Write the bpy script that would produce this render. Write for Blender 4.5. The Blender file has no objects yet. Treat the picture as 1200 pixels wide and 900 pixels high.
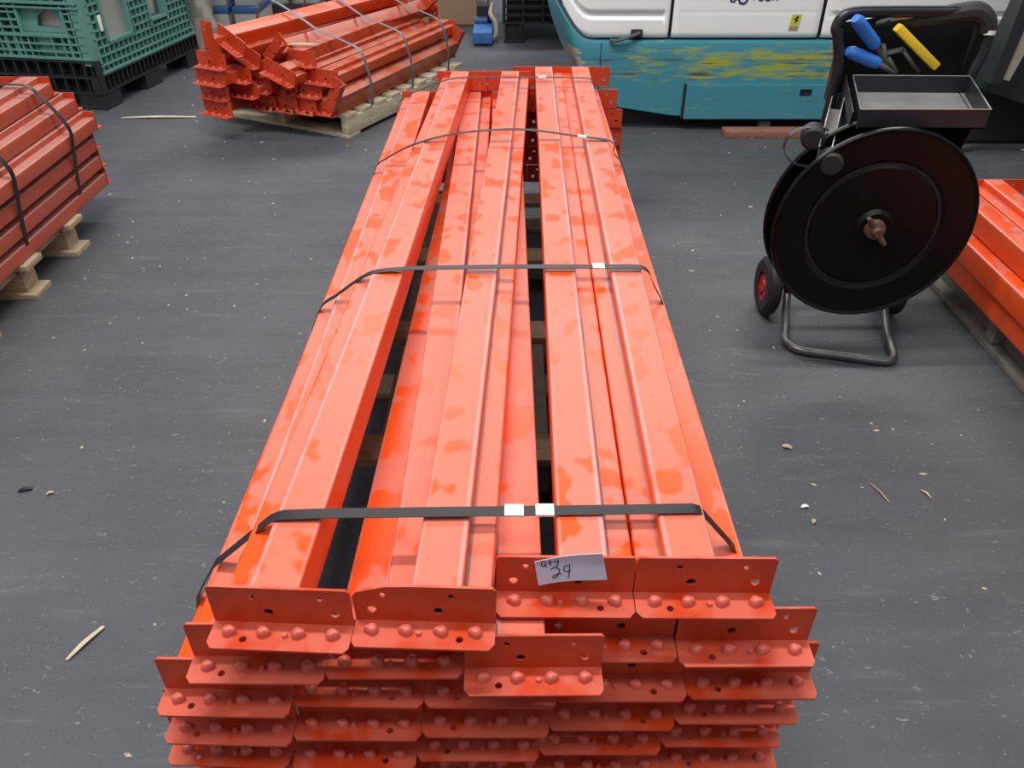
import bpy, bmesh, math, random
from mathutils import Vector, Matrix
S = bpy.context.scene
COL = S.collection
random.seed(7)
R = math.radians

# ---------------------------------------------------------------- camera, world, lights, exposure
cam_d = bpy.data.cameras.new('camera'); cam_d.sensor_width = 36; cam_d.lens = 942 / 1200 * 36
cam_d.clip_start = 0.05; cam_d.clip_end = 200
cam = bpy.data.objects.new('camera', cam_d); COL.objects.link(cam)
cam.location = (0, 0, 1.455); cam.rotation_euler = (R(90 - 35.8), 0, 0)
S.camera = cam

w = bpy.data.worlds.new('warehouse_light'); S.world = w; w.use_nodes = True
w.node_tree.nodes['Background'].inputs[0].default_value = (0.80, 0.90, 1.0, 1)
w.node_tree.nodes['Background'].inputs[1].default_value = 0.40

def area(name, loc, rot, sx, sy, power, col=(1, 1, 1)):
    d = bpy.data.lights.new(name, 'AREA'); d.shape = 'RECTANGLE'; d.size = sx; d.size_y = sy
    d.energy = power; d.color = col
    o = bpy.data.objects.new(name, d); COL.objects.link(o); o.location = loc; o.rotation_euler = rot
    return o
# roof skylight strips (run across the bay), an added fill lamp and the daylight of an open door further in
area('skylight_near', (-0.6, 1.7, 5.6), (R(2), 0, 0), 3.6, 0.3, 290, (1, .97, .93))
area('skylight_far', (0.5, 9.5, 6.2), (R(-18), 0, 0), 10, 1.2, 560, (1, .98, .96))
area('fill_behind', (0.3, -0.6, 5.6), (R(6), 0, 0), 9, 1.0, 180, (1, .98, .96))  # added fill lamp behind the camera, brightens truck front and end plates
area('door_daylight', (-7.5, 3.0, 3.2), (0, R(-68), 0), 3.0, 4.0, 90, (.88, .94, 1))

S.view_settings.view_transform = 'Standard'; S.view_settings.look = 'None'
S.view_settings.gamma = 1; S.view_settings.use_curve_mapping = False
S.view_settings.exposure = -0.18

# ---------------------------------------------------------------- materials
def nodes_of(m): return m.node_tree.nodes, m.node_tree.links
def mat(name, col, rough=.5, metal=0, var=.12, scale=14, bump=0.0, spec=.5, coat=0):
    m = bpy.data.materials.new(name); m.use_nodes = True
    n, l = nodes_of(m); b = n['Principled BSDF']
    b.inputs['Roughness'].default_value = rough; b.inputs['Metallic'].default_value = metal
    b.inputs['Specular IOR Level'].default_value = spec
    if coat: b.inputs['Coat Weight'].default_value = coat
    tc = n.new('ShaderNodeTexCoord'); nz = n.new('ShaderNodeTexNoise')
    nz.inputs['Scale'].default_value = scale; nz.inputs['Detail'].default_value = 5
    l.new(tc.outputs['Object'], nz.inputs['Vector'])
    mx = n.new('ShaderNodeMix'); mx.data_type = 'RGBA'
    mx.inputs['A'].default_value = tuple(c * (1 - var) for c in col) + (1,)
    mx.inputs['B'].default_value = tuple(min(1, c * (1 + var)) for c in col) + (1,)
    l.new(nz.outputs['Fac'], mx.inputs['Factor']); l.new(mx.outputs['Result'], b.inputs['Base Color'])
    if bump:
        bp = n.new('ShaderNodeBump'); bp.inputs['Strength'].default_value = bump; bp.inputs['Distance'].default_value = .004
        l.new(nz.outputs['Fac'], bp.inputs['Height']); l.new(bp.outputs['Normal'], b.inputs['Normal'])
    return m

def ramp(n, l, src, p0, p1, c0=(0, 0, 0, 1), c1=(1, 1, 1, 1)):
    r = n.new('ShaderNodeValToRGB'); r.color_ramp.elements[0].position = p0; r.color_ramp.elements[1].position = p1
    r.color_ramp.elements[0].color = c0; r.color_ramp.elements[1].color = c1
    l.new(src, r.inputs['Fac']); return r.outputs['Color']

def paint_mat(name, clean, dusty, lo=.412, hi=.452, along=.8, scale=13, dust_amount=1.0, lines=False):
    """orange rack paint with a film of dust, wiped off in patches; pattern differs per object"""
    m = bpy.data.materials.new(name); m.use_nodes = True
    n, l = nodes_of(m); b = n['Principled BSDF']
    tc = n.new('ShaderNodeTexCoord'); mp = n.new('ShaderNodeMapping'); mp.inputs['Scale'].default_value = (1.0, along, 1.0)
    oi = n.new('ShaderNodeObjectInfo')
    mul = n.new('ShaderNodeMath'); mul.operation = 'MULTIPLY'; mul.inputs[1].default_value = 40
    l.new(oi.outputs['Random'], mul.inputs[0])
    l.new(tc.outputs['Object'], mp.inputs['Vector'])
    nz = n.new('ShaderNodeTexNoise'); nz.noise_dimensions = '4D'; nz.inputs['Scale'].default_value = scale
    nz.inputs['Detail'].default_value = 2.2; nz.inputs['Roughness'].default_value = .5
    l.new(mp.outputs['Vector'], nz.inputs['Vector']); l.new(mul.outputs[0], nz.inputs['W'])
    wiped = ramp(n, l, nz.outputs['Fac'], lo, hi)                # 0 = wiped clean, 1 = dusty
    # dust settles on faces that look up
    g = n.new('ShaderNodeNewGeometry'); sp = n.new('ShaderNodeSeparateXYZ'); l.new(g.outputs['True Normal'], sp.inputs[0])
    up = n.new('ShaderNodeMapRange'); up.inputs['From Min'].default_value = .1; up.inputs['From Max'].default_value = .8
    up.inputs['To Min'].default_value = .22
    l.new(sp.outputs['Z'], up.inputs['Value'])
    f = n.new('ShaderNodeMath'); f.operation = 'MULTIPLY'; l.new(wiped, f.inputs[0]); l.new(up.outputs[0], f.inputs[1])
    # the film is thinner and thicker along the beam
    n2 = n.new('ShaderNodeTexNoise'); n2.noise_dimensions = '4D'; n2.inputs['Scale'].default_value = 3; n2.inputs['Detail'].default_value = 6
    l.new(tc.outputs['Object'], n2.inputs['Vector']); l.new(mul.outputs[0], n2.inputs['W'])
    th = n.new('ShaderNodeMapRange'); th.inputs['From Min'].default_value = .3; th.inputs['From Max'].default_value = .7
    th.inputs['To Min'].default_value = .62 * dust_amount; th.inputs['To Max'].default_value = 1.0 * dust_amount
    l.new(n2.outputs['Fac'], th.inputs['Value'])
    f2 = n.new('ShaderNodeMath'); f2.operation = 'MULTIPLY'; l.new(f.outputs[0], f2.inputs[0]); l.new(th.outputs[0], f2.inputs[1])
    mx = n.new('ShaderNodeMix'); mx.data_type = 'RGBA'
    mx.inputs['A'].default_value = clean + (1,); mx.inputs['B'].default_value = dusty + (1,)
    l.new(f2.outputs[0], mx.inputs['Factor'])
    # small dark scuffs
    n3 = n.new('ShaderNodeTexNoise'); n3.inputs['Scale'].default_value = 60; n3.inputs['Detail'].default_value = 3
    l.new(tc.outputs['Object'], n3.inputs['Vector'])
    sc = ramp(n, l, n3.outputs['Fac'], .70, .78)
    mx2 = n.new('ShaderNodeMix'); mx2.data_type = 'RGBA'; mx2.inputs['B'].default_value = (.22, .07, .04, 1)
    sm = n.new('ShaderNodeMath'); sm.operation = 'MULTIPLY'; sm.inputs[1].default_value = .5; l.new(sc, sm.inputs[0])
    l.new(sm.outputs[0], mx2.inputs['Factor']); l.new(mx.outputs['Result'], mx2.inputs['A'])
    res = mx2.outputs['Result']
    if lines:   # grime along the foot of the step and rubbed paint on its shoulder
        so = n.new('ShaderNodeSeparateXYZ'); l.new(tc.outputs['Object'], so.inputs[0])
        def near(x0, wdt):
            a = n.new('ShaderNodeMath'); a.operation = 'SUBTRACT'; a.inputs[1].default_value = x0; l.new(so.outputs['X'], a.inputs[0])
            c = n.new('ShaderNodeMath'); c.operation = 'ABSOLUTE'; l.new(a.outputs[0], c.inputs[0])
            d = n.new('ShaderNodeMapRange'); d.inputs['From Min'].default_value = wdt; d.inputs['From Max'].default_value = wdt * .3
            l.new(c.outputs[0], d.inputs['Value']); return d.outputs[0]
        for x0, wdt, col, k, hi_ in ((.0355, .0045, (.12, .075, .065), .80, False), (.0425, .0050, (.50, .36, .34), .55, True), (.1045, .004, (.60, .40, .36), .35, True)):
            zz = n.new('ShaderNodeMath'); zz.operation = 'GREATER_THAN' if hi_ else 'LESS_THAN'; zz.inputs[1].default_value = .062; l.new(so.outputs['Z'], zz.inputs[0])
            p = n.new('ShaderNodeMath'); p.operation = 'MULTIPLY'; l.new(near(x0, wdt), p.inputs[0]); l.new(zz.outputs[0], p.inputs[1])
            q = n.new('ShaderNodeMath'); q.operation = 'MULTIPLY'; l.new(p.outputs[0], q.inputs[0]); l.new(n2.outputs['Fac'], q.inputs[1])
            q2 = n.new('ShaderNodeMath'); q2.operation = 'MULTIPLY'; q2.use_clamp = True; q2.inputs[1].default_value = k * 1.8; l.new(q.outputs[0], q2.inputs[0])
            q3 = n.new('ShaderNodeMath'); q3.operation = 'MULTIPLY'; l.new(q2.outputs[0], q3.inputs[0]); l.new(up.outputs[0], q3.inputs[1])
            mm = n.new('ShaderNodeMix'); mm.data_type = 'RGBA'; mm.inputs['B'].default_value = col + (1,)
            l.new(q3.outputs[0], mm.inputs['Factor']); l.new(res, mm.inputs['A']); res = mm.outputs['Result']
    l.new(res, b.inputs['Base Color'])
    rr = n.new('ShaderNodeMapRange'); rr.inputs['To Min'].default_value = .30; rr.inputs['To Max'].default_value = .42
    l.new(f2.outputs[0], rr.inputs['Value']); l.new(rr.outputs[0], b.inputs['Roughness'])
    b.inputs['Specular IOR Level'].default_value = .36
    return m

M = {}
M['beam'] = paint_mat('rack_paint_beam', (.86, .080, .005), (.66, .168, .112), lines=True)
M['beam_side'] = paint_mat('rack_paint_wiped', (.82, .085, .010), (.66, .165, .110), lo=.52, hi=.55, lines=True)
M['plate'] = paint_mat('rack_paint_plate', (.56, .050, .012), (.60, .12, .075), lo=.36, hi=.5, scale=14)
M['rivet'] = mat('rack_paint_rivet', (.64, .12, .08), .38, var=.2, scale=60)
M['beam_old'] = paint_mat('rack_paint_dull', (.54, .062, .014), (.52, .17, .11), lo=.38, hi=.5)
M['beam_dusty'] = paint_mat('rack_paint_very_dusty', (.50, .070, .028), (.40, .20, .165), lo=.28, hi=.44)

def wood_mat(name, a, bcol):
    m = bpy.data.materials.new(name); m.use_nodes = True
    n, l = nodes_of(m); b = n['Principled BSDF']; b.inputs['Roughness'].default_value = .75
    tc = n.new('ShaderNodeTexCoord'); mp = n.new('ShaderNodeMapping'); mp.inputs['Scale'].default_value = (4, 4, 26)
    oi = n.new('ShaderNodeObjectInfo'); ad = n.new('ShaderNodeVectorMath'); ad.operation = 'ADD'
    l.new(tc.outputs['Object'], ad.inputs[0]); l.new(oi.outputs['Random'], ad.inputs[1]); l.new(ad.outputs[0], mp.inputs['Vector'])
    nz = n.new('ShaderNodeTexNoise'); nz.inputs['Scale'].default_value = 3; nz.inputs['Detail'].default_value = 6; nz.inputs['Distortion'].default_value = 1
    l.new(mp.outputs['Vector'], nz.inputs['Vector'])
    c = ramp(n, l, nz.outputs['Fac'], .3, .7, a + (1,), bcol + (1,)); l.new(c, b.inputs['Base Color'])
    bp = n.new('ShaderNodeBump'); bp.inputs['Strength'].default_value = .3; bp.inputs['Distance'].default_value = .003
    l.new(nz.outputs['Fac'], bp.inputs['Height']); l.new(bp.outputs['Normal'], b.inputs['Normal'])
    return m
M['wood'] = wood_mat('pallet_wood', (.34, .25, .15), (.56, .44, .29))
M['wood_pale'] = wood_mat('pale_pallet_wood', (.42, .35, .23), (.66, .57, .41))
M['wood_old'] = wood_mat('weathered_pallet_wood', (.15, .13, .11), (.25, .23, .20))
M['wood_red'] = wood_mat('reddish_wood', (.22, .09, .06), (.32, .15, .10))
M['strap'] = mat('black_strapping', (.012, .012, .014), .42, var=.3, scale=30)
M['strap_grey'] = mat('grey_strapping', (.16, .16, .18), .4, var=.2)
M['seal'] = mat('seal_metal', (.80, .80, .78), .35, metal=.25, var=.08, scale=80)
M['paper'] = mat('paper', (.72, .75, .86), .7, var=.03)
M['ink'] = mat('pen_ink', (.035, .03, .05), .6)
M['black'] = mat('black_gloss_paint', (.006, .006, .006), .27, var=.3, spec=.16)
M['black_tube'] = mat('worn_black_tube', (.03, .03, .035), .3, metal=.6, var=.4, scale=25)
M['foot_tube'] = mat('scuffed_foot_tube', (.13, .13, .13), .38, metal=.6, var=.5, scale=22)
M['black_rubber'] = mat('black_rubber', (.018, .018, .018), .6, var=.3)
M['pouch'] = mat('pouch_rubber', (.006, .006, .006), .75, var=.3, spec=.2)
M['black_plastic'] = mat('black_plastic', (.020, .021, .023), .42, var=.3)
M['steel'] = mat('bare_steel', (.42, .41, .38), .38, metal=.8, var=.25, scale=30)
M['rust'] = mat('rusty_steel', (.16, .09, .06), .6, metal=.5, var=.4, scale=50)
M['tray'] = mat('worn_steel_tray', (.22, .22, .22), .5, metal=.2, var=.45, scale=9)
M['tray_dark'] = mat('dark_tray_paint', (.03, .03, .035), .4, metal=.3, var=.4, scale=18)
M['blue'] = mat('blue_grip', (.025, .17, .56), .45, var=.12)
M['yellow'] = mat('yellow_grip', (.80, .52, .02), .45, var=.1)
M['red_hub'] = mat('red_hub', (.42, .03, .035), .45, var=.2)
M['white'] = mat('white_paint', (.90, .90, .88), .32, var=.03, scale=4)
M['seam'] = mat('dark_seam', (.02, .02, .02), .7)
M['dark_metal'] = mat('dark_underside', (.022, .022, .024), .7, var=.3)
M['cable'] = mat('grey_cable', (.10, .105, .11), .5)
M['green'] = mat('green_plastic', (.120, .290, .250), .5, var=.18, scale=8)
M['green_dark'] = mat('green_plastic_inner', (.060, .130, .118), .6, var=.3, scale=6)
M['carton'] = mat('cardboard', (.40, .27, .16), .8, var=.1)
M['carton_pale'] = mat('pale_cardboard', (.62, .50, .45), .8, var=.08)
M['film'] = mat('stretch_film', (.36, .33, .29), .3, var=.35, scale=10)
M['cabinet'] = mat('grey_cabinet', (.34, .35, .32), .5, var=.08)
M['cabinet_blue'] = mat('cabinet_blue', (.035, .10, .26), .5)
M['blue_steel'] = mat('blue_steel', (.05, .17, .46), .45, var=.25)
M['sticker'] = mat('yellow_sticker', (.62, .58, .05), .5)
M['navy'] = mat('navy_print', (.02, .02, .10), .5)
M['beige'] = mat('beige_plate', (.34, .30, .22), .6, var=.3)

def teal_mat():
    m = bpy.data.materials.new('worn_teal_paint'); m.use_nodes = True
    n, l = nodes_of(m); b = n['Principled BSDF']; b.inputs['Roughness'].default_value = .38
    tc = n.new('ShaderNodeTexCoord'); sp = n.new('ShaderNodeSeparateXYZ'); l.new(tc.outputs['Object'], sp.inputs[0])
    mp = n.new('ShaderNodeMapping'); mp.inputs['Scale'].default_value = (1.3, 1, 7.0); l.new(tc.outputs['Object'], mp.inputs['Vector'])
    nz = n.new('ShaderNodeTexNoise'); nz.inputs['Scale'].default_value = 4.2; nz.inputs['Detail'].default_value = 9; nz.inputs['Roughness'].default_value = .62
    l.new(mp.outputs['Vector'], nz.inputs['Vector'])
    # rubbing band along the upper half of the skirt
    def band(src, a, b_, c, d):
        r1 = n.new('ShaderNodeMapRange'); r1.inputs['From Min'].default_value = a; r1.inputs['From Max'].default_value = b_; l.new(src, r1.inputs['Value'])
        r2 = n.new('ShaderNodeMapRange'); r2.inputs['From Min'].default_value = d; r2.inputs['From Max'].default_value = c; l.new(src, r2.inputs['Value'])
        mu = n.new('ShaderNodeMath'); mu.operation = 'MULTIPLY'; l.new(r1.outputs[0], mu.inputs[0]); l.new(r2.outputs[0], mu.inputs[1]); return mu.outputs[0]
    bz = band(sp.outputs['Z'], .25, .29, .40, .45); bx = band(sp.outputs['X'], -.85, -.2, .6, 1.1)
    bm_ = n.new('ShaderNodeMath'); bm_.operation = 'MULTIPLY'; l.new(bz, bm_.inputs[0]); l.new(bx, bm_.inputs[1])
    s = n.new('ShaderNodeMath'); s.operation = 'MULTIPLY_ADD'; s.inputs[1].default_value = .20; l.new(bm_.outputs[0], s.inputs[0]); l.new(nz.outputs['Fac'], s.inputs[2])
    ylw = ramp(n, l, s.outputs[0], .585, .77)
    mx = n.new('ShaderNodeMix'); mx.data_type = 'RGBA'; mx.inputs['A'].default_value = (.058, .265, .330, 1); mx.inputs['B'].default_value = (.36, .40, .05, 1)
    l.new(ylw, mx.inputs['Factor'])
    # dark scrapes
    mp2 = n.new('ShaderNodeMapping'); mp2.inputs['Scale'].default_value = (.8, 1, 14); l.new(tc.outputs['Object'], mp2.inputs['Vector'])
    n2 = n.new('ShaderNodeTexNoise'); n2.inputs['Scale'].default_value = 5; n2.inputs['Detail'].default_value = 8; l.new(mp2.outputs['Vector'], n2.inputs['Vector'])
    sb = n.new('ShaderNodeMath'); sb.operation = 'MULTIPLY_ADD'; sb.inputs[1].default_value = .10; l.new(bz, sb.inputs[0]); l.new(n2.outputs['Fac'], sb.inputs[2])
    scr = ramp(n, l, sb.outputs[0], .68, .76)
    mx2 = n.new('ShaderNodeMix'); mx2.data_type = 'RGBA'; mx2.inputs['B'].default_value = (.11, .09, .06, 1)
    l.new(scr, mx2.inputs['Factor']); l.new(mx.outputs['Result'], mx2.inputs['A'])
    # worn whitish corner of the nose
    cz = band(sp.outputs['X'], -1.16, -1.06, -.96, -.90)
    sc = n.new('ShaderNodeMath'); sc.operation = 'MULTIPLY_ADD'; sc.inputs[1].default_value = .40
    cm = n.new('ShaderNodeMath'); cm.operation = 'MULTIPLY'; l.new(cz, cm.inputs[0]); l.new(band(sp.outputs['Z'], .20, .26, .40, .46), cm.inputs[1]); l.new(cm.outputs[0], sc.inputs[0]); l.new(nz.outputs['Fac'], sc.inputs[2])
    cr = ramp(n, l, sc.outputs[0], .70, .80)
    mx3 = n.new('ShaderNodeMix'); mx3.data_type = 'RGBA'; mx3.inputs['B'].default_value = (.42, .37, .30, 1)
    l.new(cr, mx3.inputs['Factor']); l.new(mx2.outputs['Result'], mx3.inputs['A'])
    l.new(mx3.outputs['Result'], b.inputs['Base Color'])
    return m
M['teal'] = teal_mat()

def floor_mat():
    m = bpy.data.materials.new('sealed_concrete'); m.use_nodes = True
    n, l = nodes_of(m); b = n['Principled BSDF']
    tc = n.new('ShaderNodeTexCoord')
    def noise(scale, detail, sx=1, sy=1, rough=.55, dist=0):
        mp = n.new('ShaderNodeMapping'); mp.inputs['Scale'].default_value = (sx, sy, 1); mp.inputs['Rotation'].default_value = (0, 0, R(8))
        l.new(tc.outputs['Object'], mp.inputs['Vector'])
        z = n.new('ShaderNodeTexNoise'); z.inputs['Scale'].default_value = scale; z.inputs['Detail'].default_value = detail
        z.inputs['Roughness'].default_value = rough; z.inputs['Distortion'].default_value = dist
        l.new(mp.outputs['Vector'], z.inputs['Vector']); return z.outputs['Fac']
    base = ramp(n, l, noise(1.6, 7), .28, .72, (.066, .070, .079, 1), (.098, .103, .111, 1))
    def over(prev, fac, col, k):
        mu = n.new('ShaderNodeMath'); mu.operation = 'MULTIPLY'; mu.inputs[1].default_value = k; l.new(fac, mu.inputs[0])
        mx = n.new('ShaderNodeMix'); mx.data_type = 'RGBA'; mx.inputs['B'].default_value = col + (1,)
        l.new(mu.outputs[0], mx.inputs['Factor']); l.new(prev, mx.inputs['A']); return mx.outputs['Result']
    c = over(base, ramp(n, l, noise(3.0, 8, .5, 2.2), .48, .72), (.055, .058, .064), .5)     # dark tyre smears across
    c = over(c, ramp(n, l, noise(9, 9, .35, 2.5, .7), .56, .74), (.155, .155, .155), .55)       # pale scuffs
    c = over(c, ramp(n, l, noise(52, 5, .8, 1.4, .62, 1.6), .625, .70), (.27, .27, .26), .7)     # flecks
    c = over(c, ramp(n, l, noise(150, 2), .62, .75), (.03, .03, .033), .5)                      # grain
    l.new(c, b.inputs['Base Color'])
    rr = n.new('ShaderNodeMapRange'); rr.inputs['To Min'].default_value = .45; rr.inputs['To Max'].default_value = .75
    l.new(noise(4, 6), rr.inputs['Value']); l.new(rr.outputs[0], b.inputs['Roughness'])
    b.inputs['Specular IOR Level'].default_value = .35
    bp = n.new('ShaderNodeBump'); bp.inputs['Strength'].default_value = .25; bp.inputs['Distance'].default_value = .002
    l.new(noise(60, 5), bp.inputs['Height']); l.new(bp.outputs['Normal'], b.inputs['Normal'])
    return m
M['floor'] = floor_mat()

# ---------------------------------------------------------------- mesh helpers
def catmull(pts, n=6):
    p = [Vector(q) for q in pts]; p = [p[0] * 2 - p[1]] + p + [p[-1] * 2 - p[-2]]; out = []
    for i in range(1, len(p) - 2):
        for k in range(n):
            t = k / n; a, b, c, d = p[i - 1], p[i], p[i + 1], p[i + 2]
            out.append(.5 * ((2 * b) + (c - a) * t + (2 * a - 5 * b + 4 * c - d) * t * t + (3 * b - a - 3 * c + d) * t ** 3))
    out.append(p[-2]); return out

class MB:
    """collects shapes, then builds ONE mesh object"""
    def __init__(s): s.bm = bmesh.new()
    def poly(s, verts, faces):
        vs = [s.bm.verts.new(v) for v in verts]
        for f in faces:
            try: s.bm.faces.new([vs[i] for i in f])
            except ValueError: pass
        return vs
    def box(s, x0, x1, y0, y1, z0, z1, bev=0, m=None):
        v = [(x, y, z) for z in (z0, z1) for y in (y0, y1) for x in (x0, x1)]
        if m: v = [m @ Vector(q) for q in v]
        t = bmesh.new(); vs = [t.verts.new(q) for q in v]
        for f in ((0, 2, 3, 1), (4, 5, 7, 6), (0, 1, 5, 4), (2, 6, 7, 3), (0, 4, 6, 2), (1, 3, 7, 5)): t.faces.new([vs[i] for i in f])
        if bev: bmesh.ops.bevel(t, geom=t.edges[:], offset=bev, segments=2, profile=.6, affect='EDGES')
        s._merge(t); return s
    def _merge(s, t):
        me = bpy.data.meshes.new('tmp'); t.to_mesh(me); t.free(); s.bm.from_mesh(me); bpy.data.meshes.remove(me)
    def prism(s, outer, holes=(), d=.004, f=lambda u, v, w: (u, v, w)):
        """flat plate from a 2-D outline with holes, d thick; f maps (u, v, depth) to 3-D"""
        t = bmesh.new(); es = []
        for lp in [outer] + list(holes):
            vs = [t.verts.new((p[0], p[1], 0)) for p in lp]
            es += [t.edges.new((vs[i], vs[(i + 1) % len(vs)])) for i in range(len(vs))]
        r = bmesh.ops.triangle_fill(t, use_beauty=True, use_dissolve=False, edges=es)
        fs = t.faces[:]
        ex = bmesh.ops.extrude_face_region(t, geom=fs, use_keep_orig=True)
        for v in ex['geom']:
            if isinstance(v, bmesh.types.BMVert): v.co.z = d
        for v in t.verts: v.co = Vector(f(*v.co))
        bmesh.ops.recalc_face_normals(t, faces=t.faces[:])
        s._merge(t); return s
    def tube(s, pts, r, seg=10, closed=False, cap=True):
        p = [Vector(q) for q in pts]; n = len(p); rings = []
        rad = r if isinstance(r, (list, tuple)) else [r] * n
        up = None
        for i in range(n):
            a = p[(i - 1) % n] if (closed or i > 0) else p[i]; b = p[(i + 1) % n] if (closed or i < n - 1) else p[i]
            tn = (b - a).normalized()
            if up is None:
                up = Vector((0, 0, 1)) if abs(tn.z) < .9 else Vector((1, 0, 0))
            up = (up - tn * up.dot(tn)).normalized(); sd = tn.cross(up)
            rings.append([s.bm.verts.new(p[i] + (up * math.cos(2 * math.pi * k / seg) + sd * math.sin(2 * math.pi * k / seg)) * rad[i]) for k in range(seg)])
        m = n if closed else n - 1
        for i in range(m):
            A, B = rings[i], rings[(i + 1) % n]
            for k in range(seg): s.bm.faces.new((A[k], A[(k + 1) % seg], B[(k + 1) % seg], B[k]))
        if cap and not closed:
            s.bm.faces.new(rings[0][::-1]); s.bm.faces.new(rings[-1])
        return s
    def cyl(s, a, b, r, seg=20, r2=None): return s.tube([a, b], [r, r if r2 is None else r2], seg)
    def lathe(s, prof, c, ax, seg=40):
        """prof: (radius, distance along ax) from c"""
        ax = Vector(ax).normalized(); u = ax.orthogonal().normalized(); v = ax.cross(u); c = Vector(c); rings = []
        for (r, h) in prof:
            rings.append([s.bm.verts.new(c + ax * h + (u * math.cos(2 * math.pi * k / seg) + v * math.sin(2 * math.pi * k / seg)) * max(r, 1e-4)) for k in range(seg)])
        for A, B in zip(rings, rings[1:]):
            for k in range(seg): s.bm.faces.new((A[k], A[(k + 1) % seg], B[(k + 1) % seg], B[k]))
        return s
    def ribbon(s, pts, wd, w, t):
        """flat band along pts, w wide along wd, t thick"""
        p = [Vector(q) for q in pts]; wd = Vector(wd).normalized(); rings = []
        for i in range(len(p)):
            tn = (p[min(i + 1, len(p) - 1)] - p[max(i - 1, 0)]).normalized(); nn = tn.cross(wd).normalized()
            rings.append([s.bm.verts.new(p[i] + wd * a * w / 2 + nn * b * t / 2) for a, b in ((-1, -1), (1, -1), (1, 1), (-1, 1))])
        for A, B in zip(rings, rings[1:]):
            for k in range(4): s.bm.faces.new((A[k], A[(k + 1) % 4], B[(k + 1) % 4], B[k]))
        s.bm.faces.new(rings[0][::-1]); s.bm.faces.new(rings[-1]); return s
    def mesh(s, name, material, angle=32, origin=None, recalc=True):
        if recalc: bmesh.ops.recalc_face_normals(s.bm, faces=s.bm.faces[:])
        if origin is not None:
            for v in s.bm.verts: v.co -= Vector(origin)
        me = bpy.data.meshes.new(name); s.bm.to_mesh(me); s.bm.free()
        me.polygons.foreach_set('use_smooth', [True] * len(me.polygons))
        me.set_sharp_from_angle(angle=R(angle)); me.materials.append(material)
        return me
    def build(s, name, material, parent=None, angle=32, loc=None, recalc=True):
        """vertices are given in world space; stored relative to the thing's base"""
        if parent is not None:
            org = Vector(parent['_org']) if '_org' in parent else Vector(parent.location)
            me = s.mesh(name, material, angle, org, recalc); o = link(name, me, parent); o['_org'] = tuple(org)
        else:
            org = Vector(loc) if loc is not None else Vector((0, 0, 0))
            me = s.mesh(name, material, angle, org, recalc); o = link(name, me); o.location = org; o['_org'] = tuple(org)
        return o

def link(name, data, parent=None, loc=None):
    o = bpy.data.objects.new(name, data); COL.objects.link(o)
    if parent is not None: o.parent = parent
    if loc is not None: o.location = loc
    return o
def tag(o, label=None, cat=None, group=None, kind=None):
    if label: o['label'] = label
    if cat: o['category'] = cat
    if group: o['group'] = group
    if kind: o['kind'] = kind
    return o
def empty(name, loc, label, cat, group=None, rz=0, rot=None):
    o = link(name, None, None, loc); o.empty_display_size = .1
    o.rotation_euler = rot if rot else (0, 0, rz)
    return tag(o, label, cat, group)
def circ(x, y, r, n=10): return [(x + r * math.cos(2 * math.pi * k / n), y + r * math.sin(2 * math.pi * k / n)) for k in range(n)]

# ---------------------------------------------------------------- floor
fl = MB(); fl.poly([(-14, -6, 0), (14, -6, 0), (14, 20, 0), (-14, 20, 0)], [(0, 1, 2, 3)])
tag(fl.build('floor', M['floor'], recalc=False), kind='structure')

# ---------------------------------------------------------------- rack beam prototype meshes
BW, BH, STEP, DROP = .107, .074, .038, .023
CW, CH, CT, LEG = .194, .0745, .004, .046

def beam_body_mesh(L, m, name='beam_body'):
    """open-ended stepped tube lying on its face, local y along the beam"""
    corner = [(0, 0), (BW, 0), (BW, BH), (STEP, BH), (STEP, BH - DROP), (0, BH - DROP)]
    rad = [.004, .004, .006, .005, .003, .005]; out = []
    for i, (x, z) in enumerate(corner):
        a = Vector(corner[i - 1]); c = Vector((x, z)); b = Vector(corner[(i + 1) % 6]); r = rad[i]
        p0 = c + (a - c).normalized() * r; p1 = c + (b - c).normalized() * r
        for t in (0, .33, .67, 1):
            q = p0 * (1 - t) ** 2 + c * 2 * t * (1 - t) + p1 * t * t; out.append(q)
    bm = MB(); n = len(out)
    ys = [-L / 2, -L / 6, L / 6, L / 2]; rings = [[bm.bm.verts.new((q.x, y, q.y)) for q in out] for y in ys]
    for A, B in zip(rings, rings[1:]):
        for k in range(n): bm.bm.faces.new((A[k], B[k], B[(k + 1) % n], A[(k + 1) % n]))
    return bm.mesh(name, m, 40)

def connector_mesh(m, far=False, bent=False, holes=True):
    """welded end plate: upright leg with bolt holes + stud leg; local origin at the beam end, studs look up"""
    sg = 1 if far else -1
    c = .006
    up = [(0, 0), (CW, 0), (CW, CH - .004), (CW - .004, CH), (.004, CH), (0, CH - .004)]
    if bent: up = [(0, 0), (CW, 0), (CW, CH - .022), (CW - .006, CH - .014), (.150, CH - .002), (.11, CH), (.004, CH), (0, CH - .004)]
    hu = [circ(.060, .056, .0046), circ(.079, .026, .0068), circ(.153, .056, .0046), circ(.170, .026, .0068)] if holes else []
    lg = [(0, 0), (CW, 0), (CW, LEG - .008), (CW - .006, LEG), (.008, LEG), (0, LEG - .010)]
    hl = [circ(.048, .030, .0052)] if holes else []
    b = MB()
    b.prism(up, hu, CT, lambda u, v, w: (u, sg * w, v))
    b.prism(lg, hl, .0035, lambda u, v, w: (u, sg * (CT * .6 + v), w))
    return b.mesh('end_connector', m, 30)

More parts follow.
